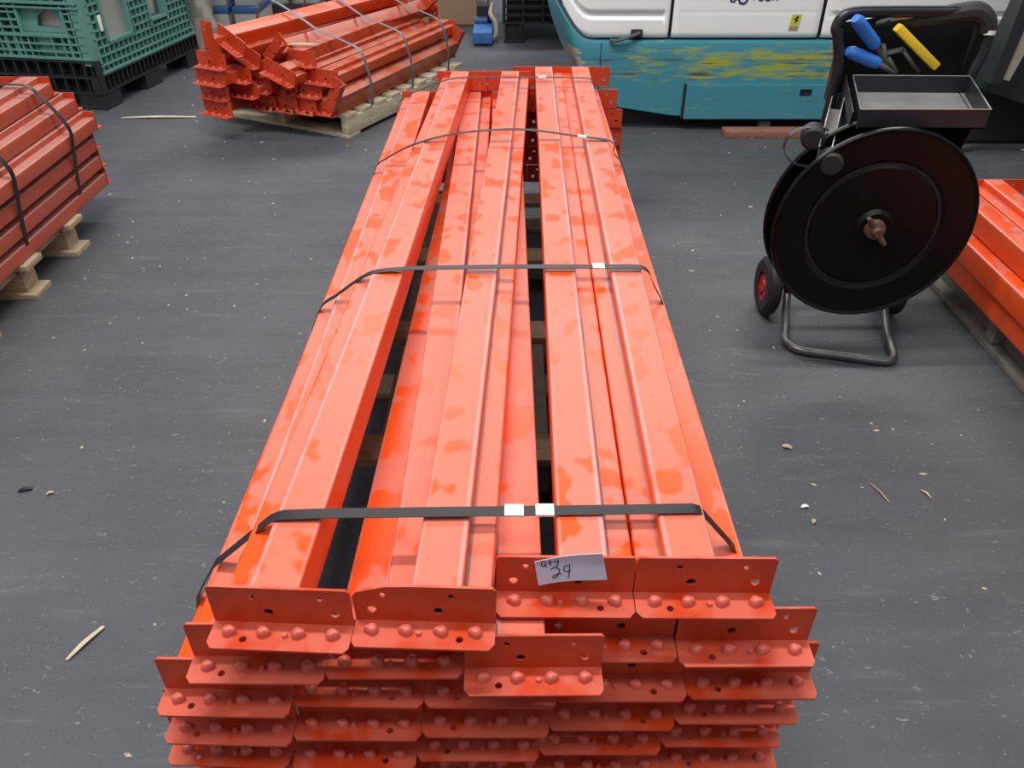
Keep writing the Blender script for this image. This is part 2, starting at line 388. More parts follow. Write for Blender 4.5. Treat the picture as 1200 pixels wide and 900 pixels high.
def rivet_mesh(far=False):
    """pressed hook stud: low rounded lug, long across, blunt undercut end on one side and a drawn-out point on the other"""
    b = MB(); n = 12
    def ring(sx, sy, z, dx, cut):
        out = []
        for k in range(n):
            a = 2 * math.pi * k / n; x = math.cos(a); y = math.sin(a)
            px = sx * (x * (1.25 if x > 0 else .95)); py = sy * y * (1 - .45 * max(0, x))
            out.append((max(px, -cut) + dx, py, z))
        return out
    R_ = [ring(.0095, .0085, 0, 0, .0085), ring(.0092, .0082, .0065, 0, .0085), ring(.0078, .0068, .0105, .0008, .0080), ring(.0048, .0042, .0128, .0010, .0046)]
    v = sum(R_, []); f = []
    for r in range(3): f += [(r * n + i, r * n + (i + 1) % n, (r + 1) * n + (i + 1) % n, (r + 1) * n + i) for i in range(n)]
    f.append(tuple(range(3 * n, 4 * n)))
    b.poly(v, f); return b.mesh('rivet', M['rivet'], 42)
def nub_mesh():
    b = MB(); b.cyl((0, 0, 0), (0, 0, .006), .0045, 8, .0035); return b.mesh('locking_nub', M['rivet'], 40)

RIV = rivet_mesh(); NUB = nub_mesh()
class Kind:
    def __init__(s, L, body, plate):
        s.L = L; s.body = beam_body_mesh(L, M[body]); s.near = connector_mesh(M[plate]); s.far = connector_mesh(M[plate], True)
LONG = Kind(2.55, 'beam', 'plate'); LONG_SIDE = Kind(2.55, 'beam_side', 'plate')
DULL = Kind(1.30, 'beam_old', 'plate'); DUSTY = Kind(2.55, 'beam_dusty', 'plate'); CLEAN = Kind(2.55, 'beam_side', 'plate')
BRIGHT = Kind(1.30, 'beam_side', 'plate')
BENT = connector_mesh(M['plate'], False, True); BENT_FAR = connector_mesh(M['plate'], True, True)

def rivets(con, sg):
    for x in (.026, .073, .121, .168):
        o = link('rivet', RIV, con, (x, sg * .023, .003))
    link('locking_nub', NUB, con, (.104, sg * .026, .003))

def beam(kind, label, group, inset=.006, bent=False, studs=(True, True), rivet_ends=True):
    """rack_beam > beam_body, end_connector (> rivet, locking_nub); origin at mid length, connector flush corner"""
    root = link('rack_rail', None); root.empty_display_size = .1
    tag(root, label, 'beam', group, 'thing')
    link('beam_body', kind.body, root, (inset, 0, 0))
    for sg, me, st in ((-1, kind.near, studs[0]), (1, kind.far, studs[1])):
        if bent and sg == 1: me = BENT_FAR
        c = link('end_connector', me, root, (0, sg * kind.L / 2, 0))
        if st: rivets(c, sg)
    return root

def place(root, L, xflush, ynear, z, slope, d):
    """flush edge of the near connector at (xflush, ynear); d=+1 extends right, d=-1 extends left"""
    th = math.atan(slope); half = L / 2 + .004
    dx, dy = math.sin(th), math.cos(th)
    root.location = (xflush + dx * half, ynear + dy * half, z)
    root.rotation_euler = (0, 0, -th + (0 if d > 0 else math.pi))

# ---------------------------------------------------------------- main stack: 29 beams in six layers
PITCH = .078; Z0 = .145
WHERE = ['top', 'second', 'third', 'fourth', 'fifth', 'bottom']
POS5 = ['leftmost', 'second from the left', 'middle', 'second from the right', 'rightmost']
TOPL = ['salmon rack beam turned askew, leftmost in the top layer of the central stack',
        'orange rack beam in the top layer whose end plate has a bent-down corner',
        'orange rack beam in the top layer whose end plate carries the paper note',
        'wide salmon rack beam at the right end of the top layer of the central stack']
#  (flush x of near connector, near y, slope, direction)
ROWS = [
    [(-.411, .711, .046, 1), (-.0222, .706, .037, -1), (.172, .757, .0105, -1), (.1735, .757, .0085, 1)],
    [(-.458, .710, .008, 1), (-.0695, .718, -.003, -1), (-.067, .690, -.0065, 1), (.238, .744, .002, -1), (.2395, .736, -.004, 1)],
    [(-.518, .7095, .020, 1), (-.1300, .721, .024, -1), (-.1293, .722, .003, 1), (.2590, .732, .000, -1), (.2595, .736, -.002, 1)],
    [(-.527, .712, .026, 1), (-.1385, .716, .006, -1), (-.1380, .722, .004, 1), (.2505, .733, .002, -1), (.2510, .744, .003, 1)],
    [(-.545, .722, .034, 1), (-.1520, .712, .004, -1), (-.1515, .728, .004, 1), (.2380, .738, .003, -1), (.2400, .752, .008, 1)],
    [(-.529, .735, .024, 1), (-.1405, .730, .004, -1), (-.1400, .742, .004, 1), (.2485, .738, .004, -1), (.2490, .751, .006, 1)],
]
for r, row in enumerate(ROWS):
    for c, (x, y, sl, d) in enumerate(row):
        if r == 0: lab = TOPL[c]
        else: lab = 'orange rack beam, %s in the %s layer of the central strapped stack' % (POS5[c], WHERE[r])
        kind = LONG_SIDE if (r, c) in ((2, 1), (1, 4), (2, 4), (3, 1)) else LONG
        b = beam(kind, lab, 'rack beams of the central stack', bent=(r == 0 and c == 1),
                 inset=.020 if (r, c) in ((2, 0), (0, 0)) else .027 if (r, c) == (2, 1) else .001 if r == 0 and c > 1 else .006, studs=(d > 0, d < 0) if r < 5 or True else (False, False))
        # studs are built at the end that faces the photographer and, at the far end, left plain where hidden
        place(b, kind.L, x, y, Z0 + PITCH * (5 - r) + (.004 if r == 0 and c > 1 else 0), sl, d)

# ---------------------------------------------------------------- strapping over the main stack
def strap(name, pts, Y, w, label, seals, group='black straps round the central stack', skew=0, lift=.0035, taut=False):
    P = [(x, Y + skew * x, z + lift) for x, z in pts]
    P = P if taut else [P[0]] + catmull(P[1:-1], 5) + [P[-1]]
    o = MB().ribbon(P, (0, 1, 0), w, .0011).build(name, M['strap'], loc=(0, Y, P[len(P) // 2][2]))
    tag(o, label, 'strap', group)
    def zat(x):
        q = [Vector(v) for v in P]
        for a, b in zip(q, q[1:]):
            if a.x <= x <= b.x and b.x > a.x:
                t = (x - a.x) / (b.x - a.x); return a.z + (b.z - a.z) * t
        return P[0][2]
    for (x, l) in seals:
        p = [(x - l / 2, Y + skew * x, zat(x - l / 2) + .0008), (x + l / 2, Y + skew * x, zat(x + l / 2) + .0008)]
        s = MB().ribbon(p, (0, 1, 0), w + .003, .004).build('strap_seal', M['seal'], o)
        tag(s, 'silver crimped metal seal')
    return o
low_l = [(-.560, .12), (-.552, .24)]
low_r = [(.372, .24), (.372, .12)]
strap('packing_strap', [(-.552, .15), (-.549, .28), (-.524, .36), (-.500, .415), (-.494, .443), (-.455, .509), (-.356, .602), (-.347, .607), (-.335, .611), (-.28, .613), (-.213, .613), (0, .613), (.15, .613), (.266, .614), (.278, .609), (.342, .527), (.352, .51), (.372, .44), (.376, .28), (.376, .15)],
      .845, .020, 'nearest black strap across the central stack, flat with two silver seals', [(.003, .028), (.048, .027)], skew=.018, taut=True)
strap('packing_strap', [(-.516, .15), (-.515, .25), (-.502, .34), (-.480, .42), (-.440, .513), (-.398, .547), (-.341, .589), (-.305, .606), (-.25, .613), (-.19, .616), (0, .619), (.19, .619), (.275, .619), (.303, .608), (.318, .576), (.346, .525), (.350, .50), (.370, .448), (.375, .42), (.386, .15)],
      1.6, .019, 'second black strap from the front, crossing the middle of the central stack', [(.192, .026)])
strap('packing_strap', [(-.487, .15), (-.486, .25), (-.480, .34), (-.462, .42), (-.430, .522), (-.387, .557), (-.304, .598), (-.184, .630), (-.042, .644), (.068, .642), (.21, .623), (.29, .613), (.315, .598), (.318, .57), (.350, .53), (.376, .44), (.388, .15)],
      2.45, .018, 'third black strap from the front, bowed loosely above the central stack', [(.215, .026)])
strap('packing_strap', [(-.468, .15), (-.467, .25), (-.464, .34), (-.450, .42), (-.428, .534), (-.331, .586), (-.257, .613), (-.175, .625), (.064, .626), (.25, .624), (.302, .612), (.338, .55), (.376, .44), (.390, .15)],
      3.1, .016, 'farthest black strap, near the far end plates of the central stack', [(.112, .03)])

# ---------------------------------------------------------------- quantity note
pn = MB()
P0 = [(.030, .619), (.042, .627), (.121, .644), (.132, .583), (.037, .567)]
def note_y(x, z): return .7475 - max(0, z - .612) * .25 + .003 * math.sin((x - .03) * 40)
nx, nz = 12, 8
def quad(u, v):
    a = Vector((.0305, .618)); b = Vector((.121, .6435)); c = Vector((.132, .583)); d = Vector((.037, .567))
    q = (d * (1 - u) + c * u) * (1 - v) + (a * (1 - u) + b * u) * v
    if v > .8 and u < .1: q.y -= 0
    return q
grid = [[quad(i / nx, j / nz) for i in range(nx + 1)] for j in range(nz + 1)]
V = []; F = []
for off in (0, .0006):
    for j in range(nz + 1):
        for i in range(nx + 1):
            q = grid[j][i]; V.append((q.x, note_y(q.x, q.y) + off, q.y))
N = (nx + 1) * (nz + 1); W_ = nx + 1
for j in range(nz):
    for i in range(nx):
        a = j * W_ + i; F.append((a, a + 1, a + W_ + 1, a + W_)); F.append((N + a, N + a + W_, N + a + W_ + 1, N + a + 1))
for i in range(nx): F.append((i, N + i, N + i + 1, i + 1)); k = nz * W_ + i; F.append((k, k + 1, N + k + 1, N + k))
for j in range(nz): a = j * W_; F.append((a, a + W_, N + a + W_, N + a)); k = j * W_ + nx; F.append((k, N + k, N + k + W_, k + W_))
pn.poly(V, F)
note = pn.build('paper_note', M['paper'], loc=(.08, .747, .6))
tag(note, 'white paper note with handwritten quantity 29 standing on the central stack end plate', 'note')
# strokes in note coordinates u (left-right), v (bottom-top)
def arc(cx, cy, rx, ry, a0, a1, n=10): return [(cx + rx * math.cos(R(a0 + (a1 - a0) * k / n)), cy + ry * math.sin(R(a0 + (a1 - a0) * k / n))) for k in range(n + 1)]
strokes = [arc(.125, .82, .034, .105, 20, 380), [(.132, .78), (.172, .66)],
           [(.222, .93), (.222, .69)], [(.188, .83), (.262, .84)],
           [(.290, .90), (.302, .78), (.335, .77)], [(.347, .90), (.342, .74), (.320, .62), (.282, .64)],
           arc(.270, .44, .070, .14, 140, -40) + [(.292, .24), (.246, .18), (.222, .22), (.246, .29), (.292, .31), (.360, .31)],
           arc(.448, .47, .045, .11, 50, 330), [(.498, .61), (.488, .39), (.446, .13)]]
ink = MB()
for st in strokes:
    pts = []
    for u, v in st:
        q = quad(u, v); pts.append((q.x, note_y(q.x, q.y) - .0004, q.y))
    ink.ribbon([Vector(p) for p in pts], (0, 1, 0), .0006, .0013)
tag(ink.build('handwriting', M['ink'], note), 'Qty 29 in dark pen')

# ---------------------------------------------------------------- pallets
def timber(name, x0, x1, y0, y1, z0, z1, m, parent, bev=.003):
    return MB().box(x0, x1, y0, y1, z0, z1, bev).build(name, m, parent)
pm = empty('timber_skid', (-.08, 2.05, 0), 'dark pallet timber skid under the central stack of beams', 'pallet')
timber('bearer', .045, .095, 1.51, 2.15, .022, .120, M['wood_old'], pm)
for x in (-.34, .30): timber('bearer', x, x + .05, .86, 3.26, .022, .120, M['wood_old'], pm)
for y in (.95, 1.50, 2.06, 2.57, 3.08): timber('deck_board', -.50, .40, y, y + .10, .120, .142, M['wood'], pm)
for y in (.90, 1.94, 3.10): timber('base_board', -.48, .38, y, y + .10, 0, .022, M['wood'], pm)

# ---------------------------------------------------------------- left stack
LP = empty('pallet', (-2.3, 2.3, 0), 'pale wooden pallet under the dusty beam stack at the left edge', 'pallet')
for i, y in enumerate((2.90, 2.56, 2.20, 1.84)):
    timber('bearer', -2.75, -1.755, y, y + .085, .022, .090, M['wood'], LP)
    timber('end_block', -1.765, -1.762 + .005, y, y + .085, .090, .111, M['wood'], LP)
    timber('base_board', -2.78, -1.715, y - .025, y + .09, 0, .022, M['wood'], LP)
for y in (2.875, 2.535, 2.175, 1.815): timber('deck_board', -2.78, -1.712, y, y + .115, .112, .134, M['wood'], LP)
for x in (-1.86, -2.30, -2.72): timber('rail_board', x, x + .09, 1.80, 2.99, .090, .111, M['wood'], LP)
LROW = [-1.783, -1.745, -1.700, -1.722, -1.732, -1.740]; LD = [-1] * 6
NEAR = ['right-hand', 'second from the right', 'third from the right']
for r in range(6):
    for c in range(3):
        xr = LROW[r] - c * .206
        b = beam(DUSTY, 'dusty rack beam, %s in the %s layer of the left edge stack' % (NEAR[c], WHERE[r]),
                 'rack beams of the stack at the left edge', studs=(False, False) if c else (True, True), inset=.002)
        yn = 3.262 + .012 * (r % 3) - .02 * c - 2.55 + (-.05 if r == 0 else 0)
        place(b, 2.55, xr if LD[r] < 0 else xr - .2, yn, .136 + PITCH * (5 - r), .002 * (r - 2), LD[r])
def side_strap(Y, label):
    pts = [(-2.38, .12), (-2.39, .602), (-2.2, .615), (-1.86, .614), (-1.793, .606), (-1.765, .575), (-1.735, .535), (-1.692, .452), (-1.698, .38), (-1.716, .28), (-1.733, .165), (-1.736, .140)]
    o = MB().ribbon([(x, Y, z) for x, z in pts[:2]] + catmull([(x, Y, z) for x, z in pts[2:]], 4), (0, 1, 0), .022, .0015).build('packing_strap', M['strap'], loc=(-1.7, Y, .4))
    tag(o, label, 'strap', 'black straps round the left stack')
side_strap(3.06, 'black strap round the far end of the beam stack at the left edge')
side_strap(2.62, 'black strap nearer the photo edge on the left beam stack, reaching its pallet')

# ---------------------------------------------------------------- right stack
RP = empty('pallet', (2.0, 2.0, 0), 'grey weathered pallet under the beam stack at the right edge', 'pallet')
for x in (1.60, 1.98, 2.36): timber('bearer', x, x + .045, .9, 2.66, .022, .110, M['wood_old'], RP)
timber('base_board', 1.555, 1.66, .9, 2.68, 0, .022, M['wood_old'], RP)
timber('base_board', 1.95, 2.05, .9, 2.68, 0, .022, M['wood_old'], RP)
timber('base_board', 2.33, 2.43, .9, 2.68, 0, .022, M['wood_old'], RP)
timber('deck_edge', 1.565, 1.61, .9, 2.68, .110, .128, M['wood_old'], RP)
for y in (.95, 1.25, 1.55, 1.85, 2.15, 2.45): timber('deck_board', 1.61, 2.45, y, y + .10, .110, .128, M['wood_old'], RP)
timber('spacer_block', 1.562, 1.65, 2.20, 2.25, .022, .110, M['wood_old'], RP)
for r in range(3):
    for c in range(4):
        d = -1 if c % 2 == 0 else 1                                  # pairs of rails lie step to step, plates outwards
        x0 = (1.548, 1.502, 1.516)[r] - .087 + c * .196
        b = beam(CLEAN, 'orange rack beam, %s in the %s layer behind the reel cart' % (['leftmost', 'second from the left', 'third from the left', 'fourth from the left'][c], ['top', 'middle', 'bottom'][r]),
                 'rack beams of the stack at the right edge', inset=.002, studs=(False, False))
        yn = 2.80 - 2.55 - .03 * ((c + r) % 3) - .12 * (r > 0)
        place(b, 2.55, x0 if d > 0 else x0 + .194, yn, .130 + PITCH * (2 - r), .0, d)

# ---------------------------------------------------------------- jumbled stack behind
O = Vector((-.869, 4.26, 0)); E1 = Vector((-.888, .460, 0)).normalized(); E2 = Vector((.460, .888, 0)).normalized()
YAW = math.atan2(-E1.y, -E1.x)     # local x runs along the stack face to the right, local y along the beams
BP = empty('pallet', tuple(O), 'pale slatted pallet under the jumbled beam stack at the back', 'pallet', rz=YAW)
def loc_timber(name, x0, x1, y0, y1, z0, z1, m):
    me = MB().box(x0, x1, y0, y1, z0, z1, .003).mesh(name, m); return link(name, me, BP)
for x in (-.92, -.48, -.045): loc_timber('bearer', x, x + .045, 0, 1.2, .02, .105, M['wood_pale'])
for k in range(9): loc_timber('deck_board', -.92, 0, .0 + k * .139, .088 + k * .139, .105, .125, M['wood_pale'])
for y in (0, .56, 1.1): loc_timber('base_board', -.92, 0, y, y + .1, 0, .02, M['wood_pale'])
JUMBLE = [  # s of the plate centre, z of its lip, roll, stagger, turn, direction, text
    (.600, .452, 88, -.27, 0, 1, 'standing on edge at the upper left corner'),
    (.515, .450, -24, -.20, -5, 1, 'the long bright one lying tilted on top'),
    (.595, .362, 0, -.28, 0, 1, 'flat, below the upright plate at the left'),
    (.500, .372, -20, -.13, -2, 1, 'tilted, under the bright top beam'),
    (.435, .300, 0, -.09, 0, -1, 'flat, left of the two crossed plates'),
    (.364, .392, 42, -.06, -3, 1, 'rolled over beside the crossed plates'),
    (.295, .305, -18, -.13, 2, -1, 'tilted plate right below the rolled one'),
    (.255, .350, 0, .0, 3, 1, 'flat, highest on the right slope'),
    (.130, .272, 0, .0, 3, -1, 'flat, second highest on the right slope'),
    (.612, .284, 0, -.30, 0, -1, 'leftmost in the row below the flat left plates'),
    (.530, .282, 0, -.19, 0, 1, 'second in the row below the flat left plates'),
    (.475, .222, 0, -.12, 1, -1, 'centre left, above the long double lip'),
    (.360, .212, -10, -.05, 2, 1, 'slightly tilted in the centre'),
    (.218, .206, 0, -.03, 3, 1, 'right of centre with a long lip'),
    (.618, .206, 0, -.28, 0, 1, 'leftmost in the second lowest row'),
    (.520, .204, 1, -.18, 0, -1, 'second in the second lowest row'),
    (.478, .127, 0, -.10, 0, 1, 'second from the left in the lowest row'),
    (.358, .127, 0, -.08, 1, -1, 'lowest in the middle'),
    (.240, .127, 0, -.06, 2, 1, 'lowest, right of the middle'),
    (.135, .127, 0, -.03, 3, -1, 'lowest on the right, beside the slanted plate'),
    (.598, .128, 0, -.30, 0, 1, 'lowest at the far left, overhanging the pallet'),
    (.038, .192, 62, -.03, 3, 1, 'slanted at its right edge'),
]
for i, (s, z, roll, st, turn, d, txt) in enumerate(JUMBLE):
    b = beam(BRIGHT if i == 1 else DULL, 'short beam in the jumbled back stack, ' + txt, 'rack beams of the jumbled back stack', studs=(d > 0, d < 0))
    half = DULL.L / 2
    q = O + E1 * s + E2 * st
    rotm = Matrix.Rotation(YAW + R(turn), 4, 'Z') @ Matrix.Rotation(R(-roll), 4, 'Y')
    if d < 0: rotm = rotm @ Matrix.Rotation(math.pi, 4, 'Z')
    # the plate centre (x = .1, z = 0) of the near end goes to q
    near = Vector((.1, -half if d > 0 else half, CH / 2))
    b.matrix_world = Matrix.Translation(Vector((q.x, q.y, z + CH / 2)) - rotm.to_3x3() @ near) @ rotm
for k, (t, lab) in enumerate(((.22, 'grey strap nearest the end plates of the jumbled back stack'), (.62, 'grey strap round the middle of the jumbled back stack'), (1.02, 'grey strap at the far end of the jumbled back stack'))):
    pr = [(-.005, .122), (-.015, .20), (.0, .30), (.04, .40), (.15, .44), (.30, .475), (.42, .53), (.60, .60), (.68, .57), (.735, .45), (.74, .25), (.73, .135)]
    pts = [O + E1 * a + E2 * t + Vector((0, 0, zz)) for a, zz in pr]
    o = MB().ribbon(catmull(pts, 4), tuple(E2), .020, .0015).build('packing_strap', M['strap_grey'], loc=tuple(pts[4]))
    tag(o, lab, 'strap', 'grey straps round the jumbled back stack')

# ---------------------------------------------------------------- electric truck
TR = empty('industrial_truck', (1.3, 4.9, 0), 'white and worn teal electric warehouse truck parked behind the reel cart', 'vehicle')
def outline(off, xs):
    """front of the body: straight run at y = 4.4, rounded nose at the left, side running back; off = set back"""
    pts = []
    for x in xs: pts.append((x, 4.4 + off, 0, -1))
    return pts
def smooth(a, b, t):
    t = max(0, min(1, (t - a) / (b - a))); return t * t * (3 - 2 * t)
def body_path(off, x_right):
    """list of (x, y, arc parameter) from right end to the back of the left side"""
    out = []; n = 60
    for k in range(n + 1):
        x = x_right + (.42 - x_right) * k / n; out.append((x, 4.4 + off, 0))
    for k in range(1, 15):
        a = R(90 * k / 14); out.append((.42 - (.26 - off) * math.sin(a), 4.66 - (.26 - off) * math.cos(a), k / 14))
    for k in range(1, 9): out.append((.16 + off, 4.66 + k * .2, 1 + k * .05))
    return out
def skin(mb, path, zf, levels):
    """grid surface: levels give (fraction-or-z function, inward offset function)"""
    rows = []
    for lv in levels:
        rows.append([mb.bm.verts.new(lv(i, p)) for i, p in enumerate(path)])
    for A, B in zip(rows, rows[1:]):
        for k in range(len(A) - 1): mb.bm.faces.new((A[k], B[k], B[k + 1], A[k + 1]))
    return rows
def ztop(x, arcp): return .462 + .10 * smooth(.42, .18, x) * (1 if arcp == 0 else 1) + (.20 * smooth(.1, 1.0, arcp))
path = body_path(0, 2.62)
def bottom_z(x): return .075 if x > .88 else .075 + .05 * max(0, min(1, (.88 - x) / .33)) + .17 * smooth(.55, .17, x)
mb = MB(); lev = []
def mk(fz, inset):
    def f(i, p):
        x, y, a = p; z0 = bottom_z(x); z1 = ztop(x, a); z = z0 + (z1 - z0) * fz
        # the nose draws in towards the ground
        k = (1 - fz) ** 1.6 * smooth(.0, .6, a)
        return (x + inset * (1 if a > .5 else 0) + .16 * k, y + inset * (1 if a < .9 else 0) + .05 * k, z)
    return f
skin(mb, path, None, [mk(-.02, .06), mk(0, .012), mk(.02, 0), mk(.25, 0), mk(.5, 0), mk(.75, 0), mk(.96, 0), mk(.99, .004), mk(1, .018), mk(1.0, .3)])
mb.build('body_skirt', M['teal'], TR, 45, recalc=True)
# door plate low in the skirt, with its square latch hole
dp = MB(); dp.prism([(.93, .068), (2.55, .068), (2.55, .246), (.93, .246)], [[(1.535, .185), (1.535, .225), (1.60, .225), (1.60, .185)]], .016, lambda u, v, w: (u, 4.384 + w, v))
dp.build('skirt_door', M['teal'], TR, 20)
MB().box(1.52, 1.615, 4.397, 4.404, .17, .24).build('latch_recess', M['seam'], TR)
MB().box(.915, .929, 4.392, 4.402, .07, .25).build('door_seam', M['seam'], TR)
MB().box(.46, .464, 4.3975, 4.402, .20, .455).build('skirt_seam', M['seam'], TR)
# white hood panels
def hood(name, x0, x1, wrap=False, grooves=()):
    mb = MB(); off = .02
    if wrap: pth = body_path(off, x1)
    else: pth = [(x1 + (x0 - x1) * k / 40, 4.4 + off, 0) for k in range(41)]
    zs = [0, .004, .012, .03, .06, .085, .092, .100, .108, .115, .122, .130, .138, .145, .152, .16, .2, .3, .45, .6, .75]
    rows = []
    for j, dz in enumerate(zs):
        row = []
        for x, y, a in pth:
            zb = ztop(x, a) + .012; z = zb + dz * (1 - .25 * min(a, 1))
            ins = .012 * (1 - smooth(0, .014, dz))
            if not wrap:
                ins += .010 * (1 - smooth(0, .012, x - x0)) + .010 * (1 - smooth(0, .012, x1 - x))
            else: ins += .010 * (1 - smooth(0, .012, x1 - x)) if a == 0 else 0
            for (gx0, gx1, gz0, gz1, dep) in grooves:
                e = .012
                ins += dep * smooth(gx0, gx0 + e, x) * (1 - smooth(gx1 - e, gx1, x)) * smooth(gz0, gz0 + .008, dz) * (1 - smooth(gz1 - .008, gz1, dz))
            ins += .12 * max(0, dz - .45) ** 2 * 3
            nx_ = math.sin(R(90) * min(a, 1)); ny_ = math.cos(R(90) * min(a, 1))
            row.append(mb.bm.verts.new((x + ins * nx_, y + ins * ny_, z)))
        rows.append(row)
    for A, B in zip(rows, rows[1:]):
        for k in range(len(A) - 1): mb.bm.faces.new((A[k], B[k], B[k + 1], A[k + 1]))
    top = rows[-1]; back = [mb.bm.verts.new((v.co.x + .0, 6.2, v.co.z + .03)) for v in top]
    for k in range(len(top) - 1):
        if top[k].co.y < 6.1: mb.bm.faces.new((top[k], back[k], back[k + 1], top[k + 1]))
    return mb.build(name, M['white'], TR, 50)
hood('hood_panel', .2, .806, True, [(.25, .785, .088, .132, .018)])
hp = hood('hood_panel', .822, 1.578, False, [(.84, 1.56, .118, .130, .004)])
hood('hood_panel', 1.596, 2.60, False, [(1.64, 2.56, .092, .128, .018)])
MB().box(.46, 2.59, 4.452, 4.70, .40, 1.18).build('inner_shell', M['seam'], TR)
MB().box(.55, 2.5, 4.75, 6.0, .05, .40, .02).build('chassis', M['dark_metal'], TR)
# hand hole and cord in the left panel
MB().box(.612, .672, 4.405, 4.43, .478, .517, .006).build('hand_hole', M['seam'], TR)
MB().tube(catmull([(.665, 4.42, .502), (.63, 4.385, .497), (.575, 4.375, .480), (.53, 4.378, .470), (.505, 4.39, .470)], 6), .009, 8).build('pull_cord', M['cable'], TR)
# print on the middle panel: outline emblem and TUSK
lg = MB()
def stroke(pts, w=.010, y=4.4175): lg.ribbon([(x, y, z) for x, z in pts], (0, 1, 0), .002, w)
stroke([(1.105, .700), (1.105, .648), (1.122, .648), (1.128, .662), (1.145, .658), (1.150, .642), (1.172, .638), (1.185, .650), (1.190, .678), (1.178, .700), (1.150, .715), (1.120, .712), (1.105, .700)])
stroke([(1.150, .690), (1.152, .668), (1.166, .660)], .006)
lg.build('emblem', M['navy'], hp)
lt = MB()
def letter(x, segs, h=.05, wd=.024, z=.655):
    for st in segs: lt.ribbon([(x + u * wd, 4.4175, z + v * h) for u, v in st], (0, 1, 0), .002, .0085)
letter(1.207, [[(0, 1), (1, 1)], [(.5, 1), (.5, 0)]])
letter(1.243, [[(0, 1), (0, .2), (.2, 0), (.8, 0), (1, .2), (1, 1)]])
letter(1.279, [[(1, .9), (.7, 1), (.2, 1), (0, .75), (.3, .55), (.7, .45), (1, .25), (.8, 0), (.2, 0), (0, .1)]])
letter(1.315, [[(0, 1), (0, 0)], [(1, 1), (0, .5), (1, 0)]])
lt.build('lettering', M['navy'], hp)
# yellow sticker with a dark rearing-horse mark
st = MB(); st.prism([(1.420, .512), (1.468, .512), (1.476, .588), (1.428, .588)], (), .0015, lambda u, v, w: (u, 4.4165 + w, v))
sk = st.build('sticker', M['sticker'], hp)
hs = MB(); hs.prism([(1.446, .548), (1.452, .548), (1.456, .556), (1.464, .555), (1.460, .561), (1.455, .564), (1.458, .572), (1.464, .570), (1.463, .575), (1.456, .582), (1.450, .576), (1.447, .568), (1.439, .572), (1.444, .562), (1.449, .556)], (), .0012, lambda u, v, w: (u, 4.4150 + w, v))
hs.build('horse_mark', M['seam'], sk)
MB().box(1.423, 1.468, 4.4152, 4.4166, .516, .533).build('sticker_band', M['beige'], sk)
for x in (.75, 2.2):
    MB().lathe([(.02, -.06), (.09, -.06), (.105, -.04), (.105, .04), (.09, .06), (.02, .06)], (x, 4.95, .105), (1, 0, 0), 28).build('wheel', M['black_rubber'], TR)
pk = MB().box(1.14, 1.66, 4.27, 4.36, .0, .035, .003).build('timber_plank', M['wood_red'], loc=(1.4, 4.3, 0))
tag(pk, 'reddish timber plank lying on the floor under the teal truck', 'plank')
bk = MB().box(1.36, 1.42, 4.42, 4.47, .0, .045, .003).build('timber_block', M['wood_old'], loc=(1.39, 4.43, 0))
tag(bk, 'small dark timber block just behind the reddish plank under the truck', 'block')

# ---------------------------------------------------------------- dark machine at the right edge
RM = empty('lift_machine', (2.5, 3.9, 0), 'dark machine with a slanted beige plate at the top right edge', 'machine')
def slab(name, pts, y0, y1, m): return MB().prism(pts, (), y1 - y0, lambda u, v, w: (u, y0 + w, v)).build(name, m, RM, 25)
slab('mast_rail', [(2.225, .40), (2.275, .40), (2.345, 1.2), (2.27, 1.2)], 3.85, 3.95, M['black_plastic'])
slab('side_plate', [(2.268, .42), (2.315, .41), (2.37, .66), (2.305, .66)], 3.86, 3.93, M['beige'])
slab('frame_plate', [(2.27, .34), (3.0, .12), (3.1, 1.25), (2.42, 1.25)], 3.96, 4.10, M['black_plastic'])
slab('foot', [(2.25, .02), (3.1, .02), (3.1, .18), (2.42, .33), (2.28, .30)], 4.18, 4.37, M['dark_metal'])
MB().cyl((2.62, 3.92, .80), (3.1, 3.92, .80), .12, 20).build('hose_drum', M['blue_steel'], RM)
MB().lathe([(.03, -.05), (.11, -.05), (.13, -.03), (.13, .03), (.11, .05), (.03, .05)], (2.75, 3.85, .131), (1, 0, 0), 28).build('wheel', M['black_rubber'], RM)

# ---------------------------------------------------------------- strapping reel cart
RC = empty('strapping_cart', (1.1, 2.3, 0), 'black strapping reel cart with big round flange, tray and tools on top', 'cart')
fc = (1.019, 2.10, .486); rr = .283
def disc(name, y, hub, parent):
    """pressed steel flange with rolled rim, a stepped dish and a raised boss; axis along -y"""
    prof = [(.0, .012), (.045, .012), (.055, .002), (.10, .002), (.172, .0), (.180, -.006), (.186, -.006), (.196, .002), (rr - .012, .004), (rr - .004, .010), (rr, .006), (rr + .001, -.002), (rr - .006, -.006), (rr - .02, -.002), (.19, -.006), (.0, -.004)]
    return MB().lathe(prof, (fc[0], y, fc[2]), (0, -1, 0), 72).build(name, M['black'], parent, 28)
fd = disc('front_flange', fc[1], True, RC)
disc('rear_flange', fc[1] + .085, False, RC)
MB().cyl((fc[0], fc[1] + .005, fc[2]), (fc[0], fc[1] + .08, fc[2]), .20, 40).build('strap_coil', M['strap'], RC)
hb = MB().lathe([(0, .045), (.012, .045), (.014, .040), (.014, .030), (.026, .026), (.030, .012), (.030, .0)], fc, (0, -1, 0), 20).build('wing_nut', M['rust'], RC)
wn = MB()
for sg in (1, -1):
    d = Vector((-.62 * sg, 0, .78 * sg))
    a = Vector(fc) + Vector((0, -.022, 0))
    wn.tube([a + d * .018, a + d * .036 + Vector((0, -.004, 0)), a + d * .052 + Vector((0, -.008, 0))], [.010, .009, .006], 8)
wn.build('wing', M['rust'], hb)
